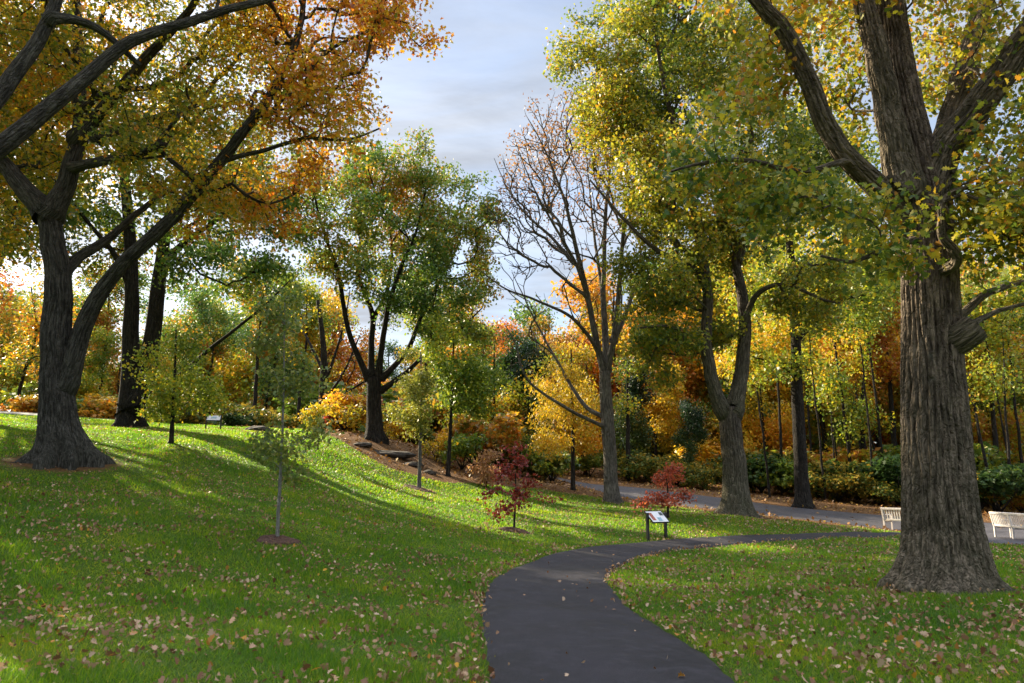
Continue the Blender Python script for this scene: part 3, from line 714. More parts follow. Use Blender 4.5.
def edge_oak(px, Y, label, seed, h):
    x0 = XW(px, Y); b0 = np.array([x0, Y, float(H(x0, Y))]); T = Tree(seed); U = lambda a, b, c: b0 + np.array([a, b, c], float)
    T.limb([b0, U(.1, 0, 2), U(.1, .1, 4.2)], .45, .34, ok=2, part='trunk')
    for k in range(6):
        a = k * 1.047 + .4; q = 1.0 if k % 2 else .6
        T.limb([U(.1, .1, 4.2), U(1.4 * q * math.cos(a), 1.4 * q * math.sin(a), 6.4), U(3.2 * q * math.cos(a), 3.2 * q * math.sin(a), h * .68), U(4.4 * q * math.cos(a), 4.4 * q * math.sin(a), h * .9)], .2, .05, ok=.35)
    T.grow(np.vstack([blob(T.rg, U(0, 0, h * .68), (6, 6, h * .27), 300), blob(T.rg, U(1, 0, h * .82), (4, 4, h * .16), 80)]), bf=.22)
    T.build('oak_tree', label, 'tree', BK_L, leaf='gold', nleaf=25000, lsize=.2, lshape=LOBE, lsig=.5, hi=(24, .2), flare=(.6, .5, 6), tint0=.38)
edge_oak(-66, 31, 'farther oak past the left edge whose leaves fill the gap left of the big oak', 131, 16)
edge_oak(-150, 22, 'nearer golden oak past the left edge, its leaves touching the frame', 132, 15)
# twin-stemmed oak on the crest
b0 = G(130, 427); Y = float(b0[1])
T = Tree(103)
T.limb([b0] + PX([(130,400),(131,370),(131,330),(132,280),(128,215),(122,150)], Y), .46, .18, ok=.55, part='trunk')
T.limb(PX([(131,412),(146,375),(154,325),(160,272),(168,220),(182,160),(200,110)], Y, [0,.1,.2,.3,.4,.5,.6]), .42, .12, ok=.4)
T.limb(PX([(148,382),(175,378),(215,345),(262,308),(290,280)], Y, [.1,-.4,-1.6,-2.6,-3]), .13, .025, ok=.4)
T.limb(PX([(163,262),(190,238),(225,215),(255,190)], Y, [.3,.8,1.2,1.8]), .17, .05, ok=.3)
T.limb(PX([(132,290),(115,255),(90,225),(70,200)], Y, [0,-.5,-1,-1.5]), .15, .05, ok=.3)
R_ = T.rg
T.grow(np.vstack([pblob(R_,185,190,Y,85,75,4.5,150), pblob(R_,245,215,Y+1,55,60,3,80), pblob(R_,150,110,Y,100,50,4,80), pblob(R_,225,270,Y-1.5,65,36,2.5,60),
   pblob(R_,90,225,Y,45,50,3,50), pblob(R_,285,215,Y+1,34,50,2.5,50)]), bf=.22)
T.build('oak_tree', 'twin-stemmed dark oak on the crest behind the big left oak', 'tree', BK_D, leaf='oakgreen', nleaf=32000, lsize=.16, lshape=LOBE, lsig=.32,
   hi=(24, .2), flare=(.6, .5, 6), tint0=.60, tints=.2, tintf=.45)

# green oak on the bank
b0 = G(375, 440); Y = float(b0[1])
T = Tree(104)
T.limb([b0] + PX([(374,418),(374,395),(374,378)], Y), .36, .32, ok=2, part='trunk')
T.limb(PX([(368,378),(352,342),(345,313),(339,276),(330,250),(318,212),(312,175)], Y, [0,-.3,-.6,-1,-1.2,-1.5,-1.7]), .155, .04, ok=.3)
T.limb(PX([(371,376),(371,342),(373,316),(363,290),(357,266),(361,240),(366,195),(368,160)], Y, [0,.4,.7,1,1.2,1.4,1.5,1.6]), .165, .04, ok=.35)
T.limb(PX([(373,318),(386,295),(392,260),(390,225),(395,190)], Y, [.7,1,1.4,1.7,2]), .12, .04, ok=.3)
T.limb(PX([(378,376),(383,340),(389,303),(402,265),(415,235),(426,190)], Y, [0,-.4,-.7,-1.1,-1.4,-1.8]), .16, .04, ok=.35)
T.limb(PX([(382,378),(407,351),(418,324),(433,294),(449,264),(466,228)], Y, [0,.3,.6,1,1.3,1.6]), .14, .035, ok=.35)
T.limb(PX([(382,390),(407,372),(430,349),(456,333),(482,308)], Y, [0,-.5,-.9,-1.4,-1.8]), .14, .025, ok=.35)
R_ = T.rg
T.grow(np.vstack([pblob(R_,395,215,Y,85,62,4,357), pblob(R_,350,205,Y,50,45,3,136), pblob(R_,455,250,Y,45,62,3,187), pblob(R_,400,285,Y,85,45,3.5,153), pblob(R_,385,172,Y,55,28,2.5,102),
   pblob(R_,320,250,Y,24,30,2,40), pblob(R_,455,315,Y-1,48,24,2.2,60), pblob(R_,425,330,Y,25,15,1.5,24), pblob(R_,485,225,Y,22,25,2,44)]), bf=.2)
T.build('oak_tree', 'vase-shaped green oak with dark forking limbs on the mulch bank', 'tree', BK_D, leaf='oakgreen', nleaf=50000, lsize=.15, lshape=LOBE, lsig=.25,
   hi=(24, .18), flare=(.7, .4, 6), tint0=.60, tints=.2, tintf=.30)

# nearly bare tree
b0 = TR_POS['B']; Y = float(b0[1])
T = Tree(105)
T.limb([b0] + PX([(610,460),(606,400),(605,372)], Y), .30, .235, ok=2, part='trunk')
T.limb(PX([(605,374),(597,344),(590,306),(581,268),(574,239),(567,209),(557,180),(545,150),(528,118)], Y, [0,-.2,-.4,-.7,-.9,-1.1,-1.2,-1.4,-1.6]), .155, .018, ok=.25)
T.limb(PX([(606,364),(605,332),(603,297),(604,253),(606,209),(609,180),(612,140),(616,105)], Y, [0,.3,.5,.8,1,1.1,1.3,1.5]), .16, .02, ok=.3)
T.limb(PX([(607,370),(614,338),(618,297),(622,253),(624,224),(633,192),(642,158)], Y, [0,-.4,-.7,-1.2,-1.4,-1.6,-1.8]), .15, .02, ok=.3)
T.limb(PX([(613,342),(625,315),(635,285),(647,262),(656,232),(662,200)], Y, [-.3,0,.4,.8,1,1.2]), .13, .02, ok=.3)
T.limb(PX([(600,356),(588,335),(568,315),(533,299),(503,288),(478,268)], Y, [0,-.6,-1.2,-2,-2.6,-3]), .10, .015, ok=.3)
T.limb(PX([(581,270),(553,239),(524,212),(506,186),(494,158)], Y, [-.7,-.2,.3,.7,1]), .085, .012, ok=.2)
T.limb(PX([(588,300),(575,262),(548,215),(530,180),(515,140)], Y, [-.4,-1.2,-1.9,-2.3,-2.6]), .08, .012, ok=.2)
T.limb(PX([(607,418),(584,405),(557,361),(535,320),(512,272)], Y, [0,.5,1.2,1.8,2.4]), .11, .015, ok=.3)
T.limb(PX([(607,428),(590,420),(553,400),(526,378),(516,345),(505,325)], Y, [0,-.5,-1.4,-2,-2.4,-2.7]), .09, .015, ok=.3)
T.limb(PX([(603,297),(598,262),(592,215),(588,170),(583,125)], Y, [.5,1,1.5,1.9,2.2]), .09, .012, ok=.2)
R_ = T.rg
T.grow(np.vstack([pblob(R_,560,190,Y,78,90,3.2,620,.3), pblob(R_,615,170,Y,50,85,3,340), pblob(R_,514,215,Y,34,70,2.5,330), pblob(R_,540,160,Y,40,45,2.5,160), pblob(R_,580,150,Y,60,60,2.5,200), pblob(R_,560,280,Y,60,50,2.5,150), pblob(R_,648,230,Y,28,60,2,120), pblob(R_,560,130,Y,50,32,2.5,140), pblob(R_,610,115,Y,40,32,2.5,90),
    pblob(R_,525,345,Y-1,30,35,2,30)]), bf=.38, step=.35, up=.35, ang=.8, wig=.35)
T.build('bare_tree', 'tall nearly leafless tree with fanned grey limbs beside the road', 'tree', BK_B, leaf='brown', nleaf=5200, lsize=.13, lshape=DIA, lsig=.2, tip=.0125, e=2.35, wfun=lambda p: 1 / (1 + np.exp(-(p[:, 2] - 14.2) * .9)) + .03,
   hi=(24, .15), flare=(.5, .35, 6), tint0=.55, rleaf=.014, bark_amp=0)

# olive oak in the middle
b0 = TR_POS['C']; Y = float(b0[1])
T = Tree(106)
T.limb([b0] + PX([(734,470),(731,432),(728,408)], Y), .41, .37, ok=2, part='trunk')
T.limb(PX([(724,412),(713,384),(706,342),(708,302),(705,268),(692,205),(680,150),(665,90),(655,30)], Y, [0,-.2,-.3,-.5,-.6,-.9,-1.2,-1.4,-1.6]), .26, .05, ok=.3)
T.limb(PX([(734,412),(741,372),(745,332),(742,295),(736,258),(741,215),(746,160),(752,95),(755,20)], Y, [0,.2,.3,.5,.6,.8,1,1.2,1.4]), .28, .05, ok=.3)
T.limb(PX([(744,322),(754,298),(770,286),(792,285),(820,299),(840,303)], Y, [.3,-.2,-.8,-1.3,-1.8,-2]), .12, .03, ok=.4)
T.limb(PX([(707,345),(690,334),(668,326),(640,328)], Y, [-.3,-.9,-1.5,-2]), .09, .03, ok=.4)
T.limb(PX([(708,290),(695,270),(678,262),(650,245),(620,215),(590,180)], Y, [-.5,-.9,-1.2,-1.5,-1.8,-2]), .15, .03, ok=.3)
T.limb(PX([(737,262),(755,225),(780,190),(805,150)], Y, [.6,1,1.6,2]), .15, .03, ok=.3)
T.limb(PX([(690,200),(660,160),(625,110),(600,60)], Y, [-.9,-1,-1,-1]), .13, .03, ok=.2)
T.limb(PX([(742,330),(715,345),(690,355),(650,352)], Y, [.3,.9,1.4,2]), .09, .03, ok=.4)
R_ = T.rg
T.grow(np.vstack([pblob(R_,722,235,Y+1.2,42,48,1.5,110), pblob(R_,705,345,Y+1.4,55,30,1.2,60), pblob(R_,690,140,Y,120,110,4,594), pblob(R_,620,95,Y-.8,62,72,2.6,270), pblob(R_,720,10,Y,130,70,4,306), pblob(R_,790,190,Y,70,80,3.5,198), pblob(R_,665,265,Y-1,45,50,2.5,135),
   pblob(R_,690,320,Y-.6,60,32,2.4,108), pblob(R_,800,290,Y-1,55,40,2.2,108), pblob(R_,655,355,Y+.5,35,25,2,54), pblob(R_,655,190,Y-1,40,50,2.5,108), pblob(R_,660,35,Y,50,55,3,126)]), bf=.2)
T.build('oak_tree', 'forked oak with a broad olive and gold crown standing between path and road', 'tree', BK_C, leaf='olive', nleaf=112000, lsize=.135, lshape=LOBE, lsig=.25,
   hi=(64, .09), flare=(.9, .45, 8, .3), bark_amp=.03, tint0=.40, tintf=.26, tints=.22)

# tall oak beyond the road
b0 = G(803, 508); Y = float(b0[1])
T = Tree(107)
T.limb([b0] + PX([(800,455),(797,400),(796,350),(794,300),(789,240),(785,180),(780,110)], Y), .32, .12, ok=.55, part='trunk')
T.limb(PX([(797,340),(814,322),(828,306),(850,298),(885,290)], Y, [0,-.4,-.8,-1.2,-1.6]), .13, .04, ok=.4)
T.limb(PX([(792,290),(775,262),(755,240),(725,220)], Y, [0,.4,.8,1]), .12, .04, ok=.4)
T.limb(PX([(795,375),(775,362),(755,358)], Y, [0,-.3,-.6]), .06, .03, ok=.4)
R_ = T.rg
T.grow(np.vstack([pblob(R_,800,190,Y,100,90,4.5,160), pblob(R_,845,290,Y,65,45,3.5,80), pblob(R_,760,320,Y,60,50,3,80), pblob(R_,860,220,Y+1,60,70,3,70), pblob(R_,765,375,Y,30,22,2,24)]), bf=.22)
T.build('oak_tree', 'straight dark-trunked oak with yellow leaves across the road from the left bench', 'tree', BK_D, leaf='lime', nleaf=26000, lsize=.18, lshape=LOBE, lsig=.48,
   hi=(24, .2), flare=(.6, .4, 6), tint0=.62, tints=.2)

# foreground oak at the right
b0 = TR_POS['RO']; Y = float(b0[1])
T = Tree(108)
T.limb([b0] + PX([(944,545),(940,500),(934,400),(931,340),(929,265),(925,215),(915,170),(903,110),(895,60),(888,0),(880,-80),(874,-170)], Y, [0,0,0,0,0,0,0,0,.1,.2,.3,.5]), .545, .20, ok=.62, part='trunk', power=1.0, step=.25, jit=.004)
T.limb(PX([(921,210),(936,170),(948,143),(985,98),(1020,44),(1050,0),(1090,-60),(1120,-130)], Y, [0,-.1,-.2,-.6,-1,-1.4,-1.8,-2.2]), .31, .10, ok=.4, step=.25)
T.limb(PX([(930,185),(948,135),(962,85),(975,33),(986,-5),(1000,-70),(1010,-150)], Y, [0,.3,.5,.8,1,1.2,1.4]), .27, .09, ok=.4, step=.25)
T.limb(PX([(912,225),(885,192),(864,174),(840,150),(820,110),(803,67),(780,27),(755,-2),(725,-40),(690,-90)], Y, [0,-.2,-.3,-.5,-.7,-.9,-1.1,-1.3,-1.5,-1.8]), .20, .08, ok=.55, step=.25)
T.limb(PX([(905,190),(893,130),(880,70),(866,10),(850,-60),(840,-140)], Y, [-.2,-.35,-.4,-.4,-.5,-.6]), .24, .10, ok=.4, step=.25)
T.limb(PX([(938,345),(962,338),(976,328)], Y, [0,-.35,-.5]), .235, .20, ok=2, part='stub', step=.12, jit=.02)
T.limb(PX([(945,330),(965,312),(990,292),(1024,281),(1070,270)], Y, [.2,.5,.8,1.2,1.6]), .085, .03, ok=.5, step=.25)
T.limb(PX([(972,325),(990,314),(1015,306),(1060,300)], Y, [-.4,-.2,.1,.3]), .05, .02, ok=.5, step=.25)
T.limb(PX([(940,272),(958,262),(952,248),(942,236),(940,212),(946,196),(962,188),(985,190)], Y, [-.3,-.75,-.85,-.9,-.95,-1,-1.05,-1.1]), .085, .025, ok=.6, step=.15)
T.limb(PX([(915,240),(885,250),(850,262),(820,255)], Y, [-.2,-.9,-1.5,-2]), .045, .015, ok=.4, step=.25)
T.limb(PX([(850,160),(800,172),(750,160),(705,162),(670,172)], Y, [-.5,-.9,-1.3,-1.6,-1.8]), .05, .015, ok=.4, step=.25)
R_ = T.rg
T.grow(np.vstack([pblob(R_,845,95,Y+1.6,45,70,.9,60), pblob(R_,945,60,Y+1.8,35,70,.8,40), pblob(R_,992,215,Y-.9,55,45,1.0,112), pblob(R_,870,215,Y-1.3,40,35,.6,33), pblob(R_,1010,160,Y-1,50,70,1.4,105), pblob(R_,960,-60,Y,170,90,3,255), pblob(R_,800,-70,Y-.8,150,90,2.5,210), pblob(R_,770,60,Y-.6,60,50,1.6,75),
   pblob(R_,800,200,Y-1.3,75,40,1.0,82), pblob(R_,1040,60,Y-.8,50,80,2,90), pblob(R_,1010,280,Y+.8,60,35,1,54), pblob(R_,880,265,Y-1.4,50,18,.8,27), pblob(R_,950,90,Y+1.3,40,60,.8,36), pblob(R_,690,160,Y-1.5,40,35,.8,39),
   pblob(R_,1010,230,Y-1.2,40,40,.8,45)]), bf=.25, step=.3)
T.build('oak_tree', 'massive grey-barked oak with a cut stub standing on the lawn before the benches', 'tree', BK_RO, leaf='olive', nleaf=30000, lsize=.118, lshape=OAK, lsig=.19,
   hi=(300, .03), flare=(.64, .34, 9, .4), bark_amp=.075, tint0=.55, tintf=.22, tints=.27, tip=.0045, rleaf=.016, droop=.15)

# ------------------------------------------------------------------ saplings and small trees
def sapling(name, label, base_px, top_px, crown, leaf, nl, bk, r=.035, lsize=.1, seed=1, shape=DIA, lsig=.16, natt=60, bare=.3, cat='sapling', tint0=.5, up=.3, e=2.3, tip=.004, flat=.5, droop=.35):
    b0 = G(*base_px); Y = float(b0[1]); T = Tree(seed)
    top = W(*top_px, Y); mid = (b0 + top) / 2 + np.array([.03, 0, 0])
    T.limb([b0, mid, top], r, r * .3, ok=bare, step=.15, jit=.006, part='trunk')
    R_ = T.rg; A = []
    for (px, py, rx, ry, rd, n) in crown: A.append(pblob(R_, px, py, Y, rx, ry, rd, n, .1))
    T.grow(np.vstack(A), bf=.3, step=.2, up=up)
    return T.build(name, label, cat, bk, leaf=leaf, nleaf=nl, lsize=lsize, lshape=shape, lsig=lsig, tip=tip, e=e, hi=(12, .08), flare=(.4, .08, 5), tint0=tint0, rleaf=.02, flat=flat, droop=droop), b0
rt, bs1 = sapling('young_tree', 'slim young tree with a pale stem and airy leaves standing alone on the slope', (277,541), (285,300), [(283,440,38,36,.55,46),(285,360,42,50,.55,60),(286,318,26,30,.35,24)], 'greygreen', 2700, BK_P, .031, .085, 201, LOBE, .13, bare=.22)
rt, bs2 = sapling('young_tree', 'young tree with a smooth grey stem and narrow green crown beside the mulch bank', (419,490), (421,352), [(420,405,20,34,.6,60),(421,372,15,24,.45,24)], 'greygreen', 4200, BK_G, .075, .11, 202, DIA, .16, bare=.36)
rt, bs3 = sapling('young_maple', 'slender young maple with deep red leaves left of the path bend', (514,531), (515,445), [(515,480,27,12,.7,26),(518,497,34,9,.8,26),(505,511,24,6,.6,12),(513,463,24,9,.6,14),(515,450,12,6,.3,6)], 'red', 1000, BK_D, .028, .10, 203, LOBE, .10, bare=.22, tint0=.5)
rt, bs4 = sapling('young_maple', 'small bushy maple with coral red leaves behind the information sign', (668,519), (666,470), [(664,480,28,10,.9,26),(670,494,34,8,1.0,26),(656,503,22,5,.7,12),(666,468,20,7,.6,16)], 'coral', 1500, BK_D, .04, .09, 204, LOBE, .12, bare=.12, tint0=.45)
rt, bs5 = sapling('small_tree', 'small bushy green tree near the crest right of the big oak', (171,444), (176,330), [(175,385,40,34,1.2,90),(178,350,24,30,.9,36),(150,405,20,12,.6,18),(210,400,22,16,.8,22)], 'lime', 5600, BK_D, .075, .11, 205, LOBE, .2, cat='tree', bare=.18, tint0=.56)
rt, bs6 = sapling('young_tree', 'waist-high yellow-green sapling on the sunlit crest', (318,450), (318,405), [(316,425,14,14,.5,26),(322,412,12,10,.4,14)], 'lime', 1300, BK_D, .025, .09, 206, DIA, .13, bare=.25, tint0=.7)
rt, bs7 = sapling('small_tree', 'thin dark-stemmed tree with yellow-green leaves beside the mulch bank', (448,476), (454,330), [(455,375,34,34,1.4,90),(470,400,30,22,1.2,40),(450,345,26,22,1,36)], 'lime', 6800, BK_D, .09, .14, 207, LOBE, .26, cat='tree', bare=.4, tint0=.5)
rt, bs8 = sapling('young_tree', 'pinkish brown leaved sapling behind the red maple', (486,488), (488,450), [(486,466,17,14,.7,40),(490,474,14,9,.6,18)], 'pink', 1700, BK_D, .03, .11, 208, DIA, .15, bare=.2)
rt, bs9 = sapling('weeping_tree', 'weeping tree of golden drooping sprays left of the bare tree', (573,490), (571,350), [(560,385,26,30,1.4,46),(552,420,22,24,1.2,50),(585,400,16,30,1.2,30),(548,445,16,14,1,30)], 'yellow', 7500, BK_D, .10, .15, 209, SLIM, .26, cat='tree', bare=.35, tint0=.45, up=-.8, droop=1.4, flat=.3)

# mulch rings
MUL = simple('mulch_chips', (.075, .036, .022), .95, var=.6, scale=40, bmp=.03)
def mulch(b, r, label, seed):
    rg_ = np.random.RandomState(seed); n = 40; K = 8; V = [(0, 0, .07)]
    for k in range(1, K + 1):
        for i in range(n):
            a = i / n * 6.2832; q = r * k / K * (1 + .12 * math.sin(3 * a + seed) + .05 * math.sin(7 * a))
            V.append((q * math.cos(a), q * math.sin(a), .07 * (1 - (k / K) ** 2) + rg_.uniform(-.012, .014)))
    V = np.array(V); bx, by, bz = b
    V[:, 2] += HZ(V[:, 0] + bx, V[:, 1] + by) - bz + .012; V[-n:, 2] -= .06
    f = [(0, 1 + i, 1 + (i + 1) % n) for i in range(n)] + [(1 + k*n + i, 1 + (k+1)*n + i, 1 + (k+1)*n + (i+1) % n, 1 + k*n + (i+1) % n) for k in range(K - 1) for i in range(n)]
    me = bpy.data.meshes.new('mulch_ring'); me.from_pydata([tuple(v) for v in V], [], f); me.materials.append(MUL); me.update()
    o_ = link('mulch_ring', me, None, b); tag(o_, label, 'mulch')
mulch(bs1, .38, 'ring of brown mulch round the pale-stemmed lone young tree', 1)
mulch(bs2, .7, 'ring of brown mulch round the smooth grey-stemmed young tree', 2)
mulch(bs3, .45, 'ring of brown mulch round the red maple by the path bend', 3)

# ------------------------------------------------------------------ woodland prototypes and copies
PROTO_AT = np.array([0, 0, 0.0])
def proto(seed, h, cw, cb, leaf, nl, lsize, r=.2, natt=150, lsig=.5, bk=None, shape=LOBE, fork=False):
    T = Tree(seed); rg_ = T.rg
    T.limb([(0, 0, 0), (.15 * rg_.randn(), .1, h * .3), (.3 * rg_.randn(), .2 * rg_.randn(), h * .6), (.35 * rg_.randn(), .2, h * .9)], r, r * .25, ok=cb * .8, step=.5, part='trunk', jit=.03)
    A = []
    for k in range(7):
        z = h * (cb + (1 - cb) * rg_.uniform(.12, .85)); a = rg_.uniform(0, 6.28); q = cw * rg_.uniform(.1, .55)
        A.append(blob(rg_, (q * math.cos(a), q * math.sin(a), z), (cw * .5, cw * .5, h * (1 - cb) * .28), natt // 7))
    T.grow(np.vstack(A), bf=.3, step=.7)
    rt = T.build('woodland_tree', 'x', 'tree', bk or BK_D, leaf=leaf, nleaf=nl, lsize=lsize, lshape=shape, lsig=lsig, tip=.012, hi=(10, .5), flare=(.4, .3, 5), tints=.24, tintf=.5, rleaf=.05, limbparts=False)
    rt['_h'] = h; return rt
PR = {'a': proto(301, 14, 4.2, .30, 'yellow', 11000, .23), 'b': proto(302, 15, 4.0, .38, 'orange', 10000, .23), 'c': proto(303, 10, 3.4, .18, 'lime', 9000, .21, r=.14),
      'd': proto(304, 13, 3.2, .15, 'dark', 11000, .23), 'e': proto(305, 16, 3.6, .5, 'olive', 8000, .24), 'f': proto(306, 12, 4.0, .25, 'yellow', 5200, .22, r=.16)}
used = {}
def copy_tree(src):
    c = src.copy(); COL.objects.link(c)
    for ch in src.children:
        d = ch.copy(); COL.objects.link(d); d.parent = c
    return c
def recolor(rt, leaf):
    for ch in rt.children:
        if ch.name.startswith('crown') or ch.name.startswith('foliage'):
            ch.material_slots[0].link = 'OBJECT'; ch.material_slots[0].material = LF[leaf]
COLN = {'yellow': 'yellow', 'orange': 'orange', 'lime': 'yellow-green', 'dark': 'dark evergreen', 'olive': 'olive-gold', 'green': 'green', 'rust': 'rust-brown', 'oakgreen': 'green and gold', 'gold': 'golden'}
def place(key, px, Y, hm, leaf, label, wide=1.0, rz=None, group=None):
    src = PR[key]; rt = src if key not in used else copy_tree(src); used[key] = 1
    x_ = XW(px, Y); s = hm / src['_h'] if '_h' in src else 1
    rt.location = (x_, Y, float(H(x_, Y)) - .05); rt.scale = (s * wide, s * wide, s); rt.rotation_euler = (0, 0, (px * .37 + Y * 1.3) % 6.28 if rz is None else rz)
    recolor(rt, leaf); rt['label'] = label; rt['category'] = 'tree'; rt['group'] = group or 'trees of the wood round the lawn'
    return rt
wood = [
 # key, px, Y, height, leaf colour, label
 ('f', 10, 48, 11.0, 'gold', 'bright golden tree beyond the crest at the left edge'),
 ('f', -40, 46, 12.0, 'gold', 'golden tree cut by the left edge beyond the crest'),
 ('c', 88, 52, 8.0, 'lime', 'low yellow-green tree just right of the big left oak trunk, beyond the crest'),
 ('c', 112, 58, 8.5, 'orange', 'low orange tree behind the twin-stemmed oak'),
 ('e', 200, 60, 13.0, 'oakgreen', 'tall green and gold tree behind the small bushy green tree'),
 ('f', 222, 66, 13, 'lime', 'airy yellow-green tree above the far sign on the crest'),
 ('e', 250, 50, 13.0, 'green', 'straight grey-trunked green tree right of the far sign'),
 ('c', 268, 56, 10, 'green', 'low green tree behind the pale-stemmed young tree'),
 ('e', 296, 47, 11.0, 'lime', 'yellow-green tree just left of the arching bare tree'),
 ('f', 310, 64, 13.0, 'rust', 'rust-brown tree far behind the waist-high sapling'),
 ('e', 92, 54, 13.5, 'oakgreen', 'green and gold tree seen between the big left oak and the twin stems'),
 ('e', 62, 60, 13.5, 'lime', 'airy yellow-green tree hidden partly by the big left oak trunk'),
 ('f', 345, 72, 8.0, 'yellow', 'pale yellow tree far left of the vase-shaped oak'),
 ('c', 405, 60, 9.0, 'yellow', 'yellow tree far behind the vase-shaped oak'),
 ('e', 425, 48, 11.5, 'oakgreen', 'grey-trunked tree right behind the vase-shaped oak'),
 ('b', 470, 52, 12.5, 'orange', 'orange tree above the thin dark-stemmed tree'),
 ('c', 492, 42, 8.2, 'lime', 'yellow-green tree behind the pinkish sapling'),
 ('d', 530, 43, 7.5, 'dark', 'dark evergreen tree between the red maple and the weeping tree'),
 ('d', 512, 48, 8.5, 'green', 'mid-green dense tree left of the dark evergreen'),
 ('b', 548, 58, 12.5, 'rust', 'rust-brown tree behind the golden weeping tree'),
 ('a', 590, 62, 13.0, 'orange', 'orange tree directly behind the bare tree'),
 ('c', 585, 45, 8.0, 'yellow', 'low yellow tree at the road bend behind the bare tree'),
 ('d', 632, 47, 7.5, 'dark', 'dark evergreen beside the road right of the bare tree'),
 ('f', 640, 56, 13.5, 'yellow', 'tall yellow tree above the road bend'),
 ('a', 655, 50, 8.5, 'yellow', 'bright yellow tree behind the coral maple'),
 ('b', 700, 54, 10.5, 'orange', 'fiery orange tree left of the forked oak trunk'),
 ('a', 690, 62, 15, 'lime', 'tall yellow-green tree behind the forked oak'),
 ('d', 690, 44, 5.0, 'dark', 'low dark evergreen just left of the forked oak trunk'),
 ('c', 765, 46, 8.5, 'yellow', 'yellow tree between the forked oak and the straight dark oak'),
 ('e', 775, 55, 13, 'oakgreen', 'green and gold tree left of the straight dark oak'),
 ('a', 825, 50, 13.5, 'yellow', 'broad yellow tree right of the straight dark oak'),
 ('e', 868, 44, 15.0, 'olive', 'dark slim trunk with olive-gold leaves above the left bench'),
 ('b', 880, 54, 13.5, 'orange', 'orange tree filling the gap above the left bench'),
 ('e', 898, 46, 15.5, 'gold', 'dark slim trunk just left of the massive oak'),
 ('f', 845, 60, 16, 'yellow', 'tall airy yellow tree deep in the wood'),
 ('a', 930, 56, 14.0, 'yellow', 'yellow tree hidden behind the massive oak trunk'),
 ('c', 985, 44, 9.5, 'olive', 'bushy olive-gold tree above the right bench'),
 ('e', 1000, 41, 13, 'lime', 'slim leaning yellow-green tree above the right bench'),
 ('b', 1015, 52, 12.5, 'olive', 'olive-gold tree at the right edge above the bench'),
 ('f', 970, 52, 14, 'yellow', 'yellow tree just right of the massive oak trunk'),
 ('e', 1050, 46, 14, 'oakgreen', 'green and gold tree cut by the right edge'),
 ('c', 725, 50, 9, 'green', 'green tree directly behind the forked oak trunk'),
 ('d', 755, 52, 8.5, 'green', 'dense green tree in the shade between the two road oaks'),
 ('d', 855, 47, 6, 'green', 'dense low green tree behind the left bench'),
 ('a', 615, 78, 16, 'yellow', 'far tall yellow tree above the road bend'),
 ('b', 780, 74, 17, 'yellow', 'far yellow tree in the depth of the wood'),
 ('b', 905, 76, 17, 'lime', 'far yellow-green tree in the depth of the wood'),
 ('a', 1000, 70, 16, 'lime', 'far yellow-green tree behind the right bench'),
 ('b', 440, 75, 12, 'lime', 'far yellow-green tree beyond the mulch bank'),
 ('f', 160, 78, 11, 'yellow', 'far pale yellow tree beyond the crest between the twin stems'),
 ('a', 60, 80, 11, 'lime', 'far yellow-green tree beyond the crest at the left'),
]
for w in wood: place(*w)

rf = np.random.RandomState(77)
def skyline(px):
    return float(np.interp(px, [-60, 0, 30, 60, 150, 165, 250, 330, 338, 372, 385, 440, 500, 590, 620, 680, 760, 900, 1100], [285, 285, 290, 312, 312, 285, 270, 295, 385, 385, 330, 305, 300, 300, 270, 235, 225, 230, 240]))
ZONE = [(60, 'beyond the crest at the far left', ['gold', 'lime', 'yellow', 'orange']), (330, 'beyond the crest', ['lime', 'green', 'yellow', 'oakgreen', 'orange', 'lime']),
        (480, 'beyond the mulch bank', ['lime', 'orange', 'green', 'yellow']), (620, 'behind the bare tree', ['orange', 'rust', 'yellow', 'green', 'orange']),
        (800, 'between the bare tree and the straight dark oak', ['yellow', 'orange', 'lime', 'yellow', 'oakgreen']), (2000, 'beyond the road and benches', ['yellow', 'lime', 'orange', 'olive', 'yellow'])]
for k in range(96):
    px = -70 + 1170 * ((k * .618034) % 1) ; Y = rf.uniform(50, 92) if k % 3 else rf.uniform(60, 75)
    top = skyline(px) + rf.uniform(-6, 60); zn = next(z for z in ZONE if px < z[0]); lf = zn[2][rf.randint(len(zn[2]))]
    g0 = float(H(XW(px, Y), Y)); hm = (487 - top) / F * Y + 1.6 - g0
    if hm < 3.5: continue
    key = ('c', 'a', 'c', 'b', 'f')[k % 5]
    place(key, px, Y, hm, lf, 'far %s woodland tree %s' % (COLN[lf], zn[1]), wide=min(1.7, max(1.0, 9.0 / hm)), group='far %s woodland trees %s' % (COLN[lf], zn[1]))

# arching bare tree behind the crest
b0 = np.array([XW(322, 40), 40.0, 0]); b0[2] = float(H(b0[0], b0[1])); T = Tree(320)
T.limb([b0] + PX([(323,390),(324,350),(318,300)], 40), .30, .10, ok=.4, part='trunk')
for k, q in enumerate([[(324,405),(345,395),(365,380),(385,378)], [(324,400),(340,380),(352,355),(360,335)], [(324,385),(335,355),(345,320),(350,290)], [(323,370),(310,345),(300,325),(285,310)]]):
    T.limb(PX(q, 40, [0, .2 * k, .4 * k, .5 * k]), .09, .03, ok=.3)
T.grow(np.vstack([pblob(T.rg, 350, 345, 40, 34, 40, 2, 60), pblob(T.rg, 310, 310, 40, 34, 34, 2, 40)]), bf=.2, up=.1)
T.build('bare_tree', 'dark arching leafless tree against the pale sky left of the vase-shaped oak', 'tree', BK_D, leaf='yellow', nleaf=500, lsize=.15, lsig=.2, hi=(12, .3), flare=(.5, .3, 5))

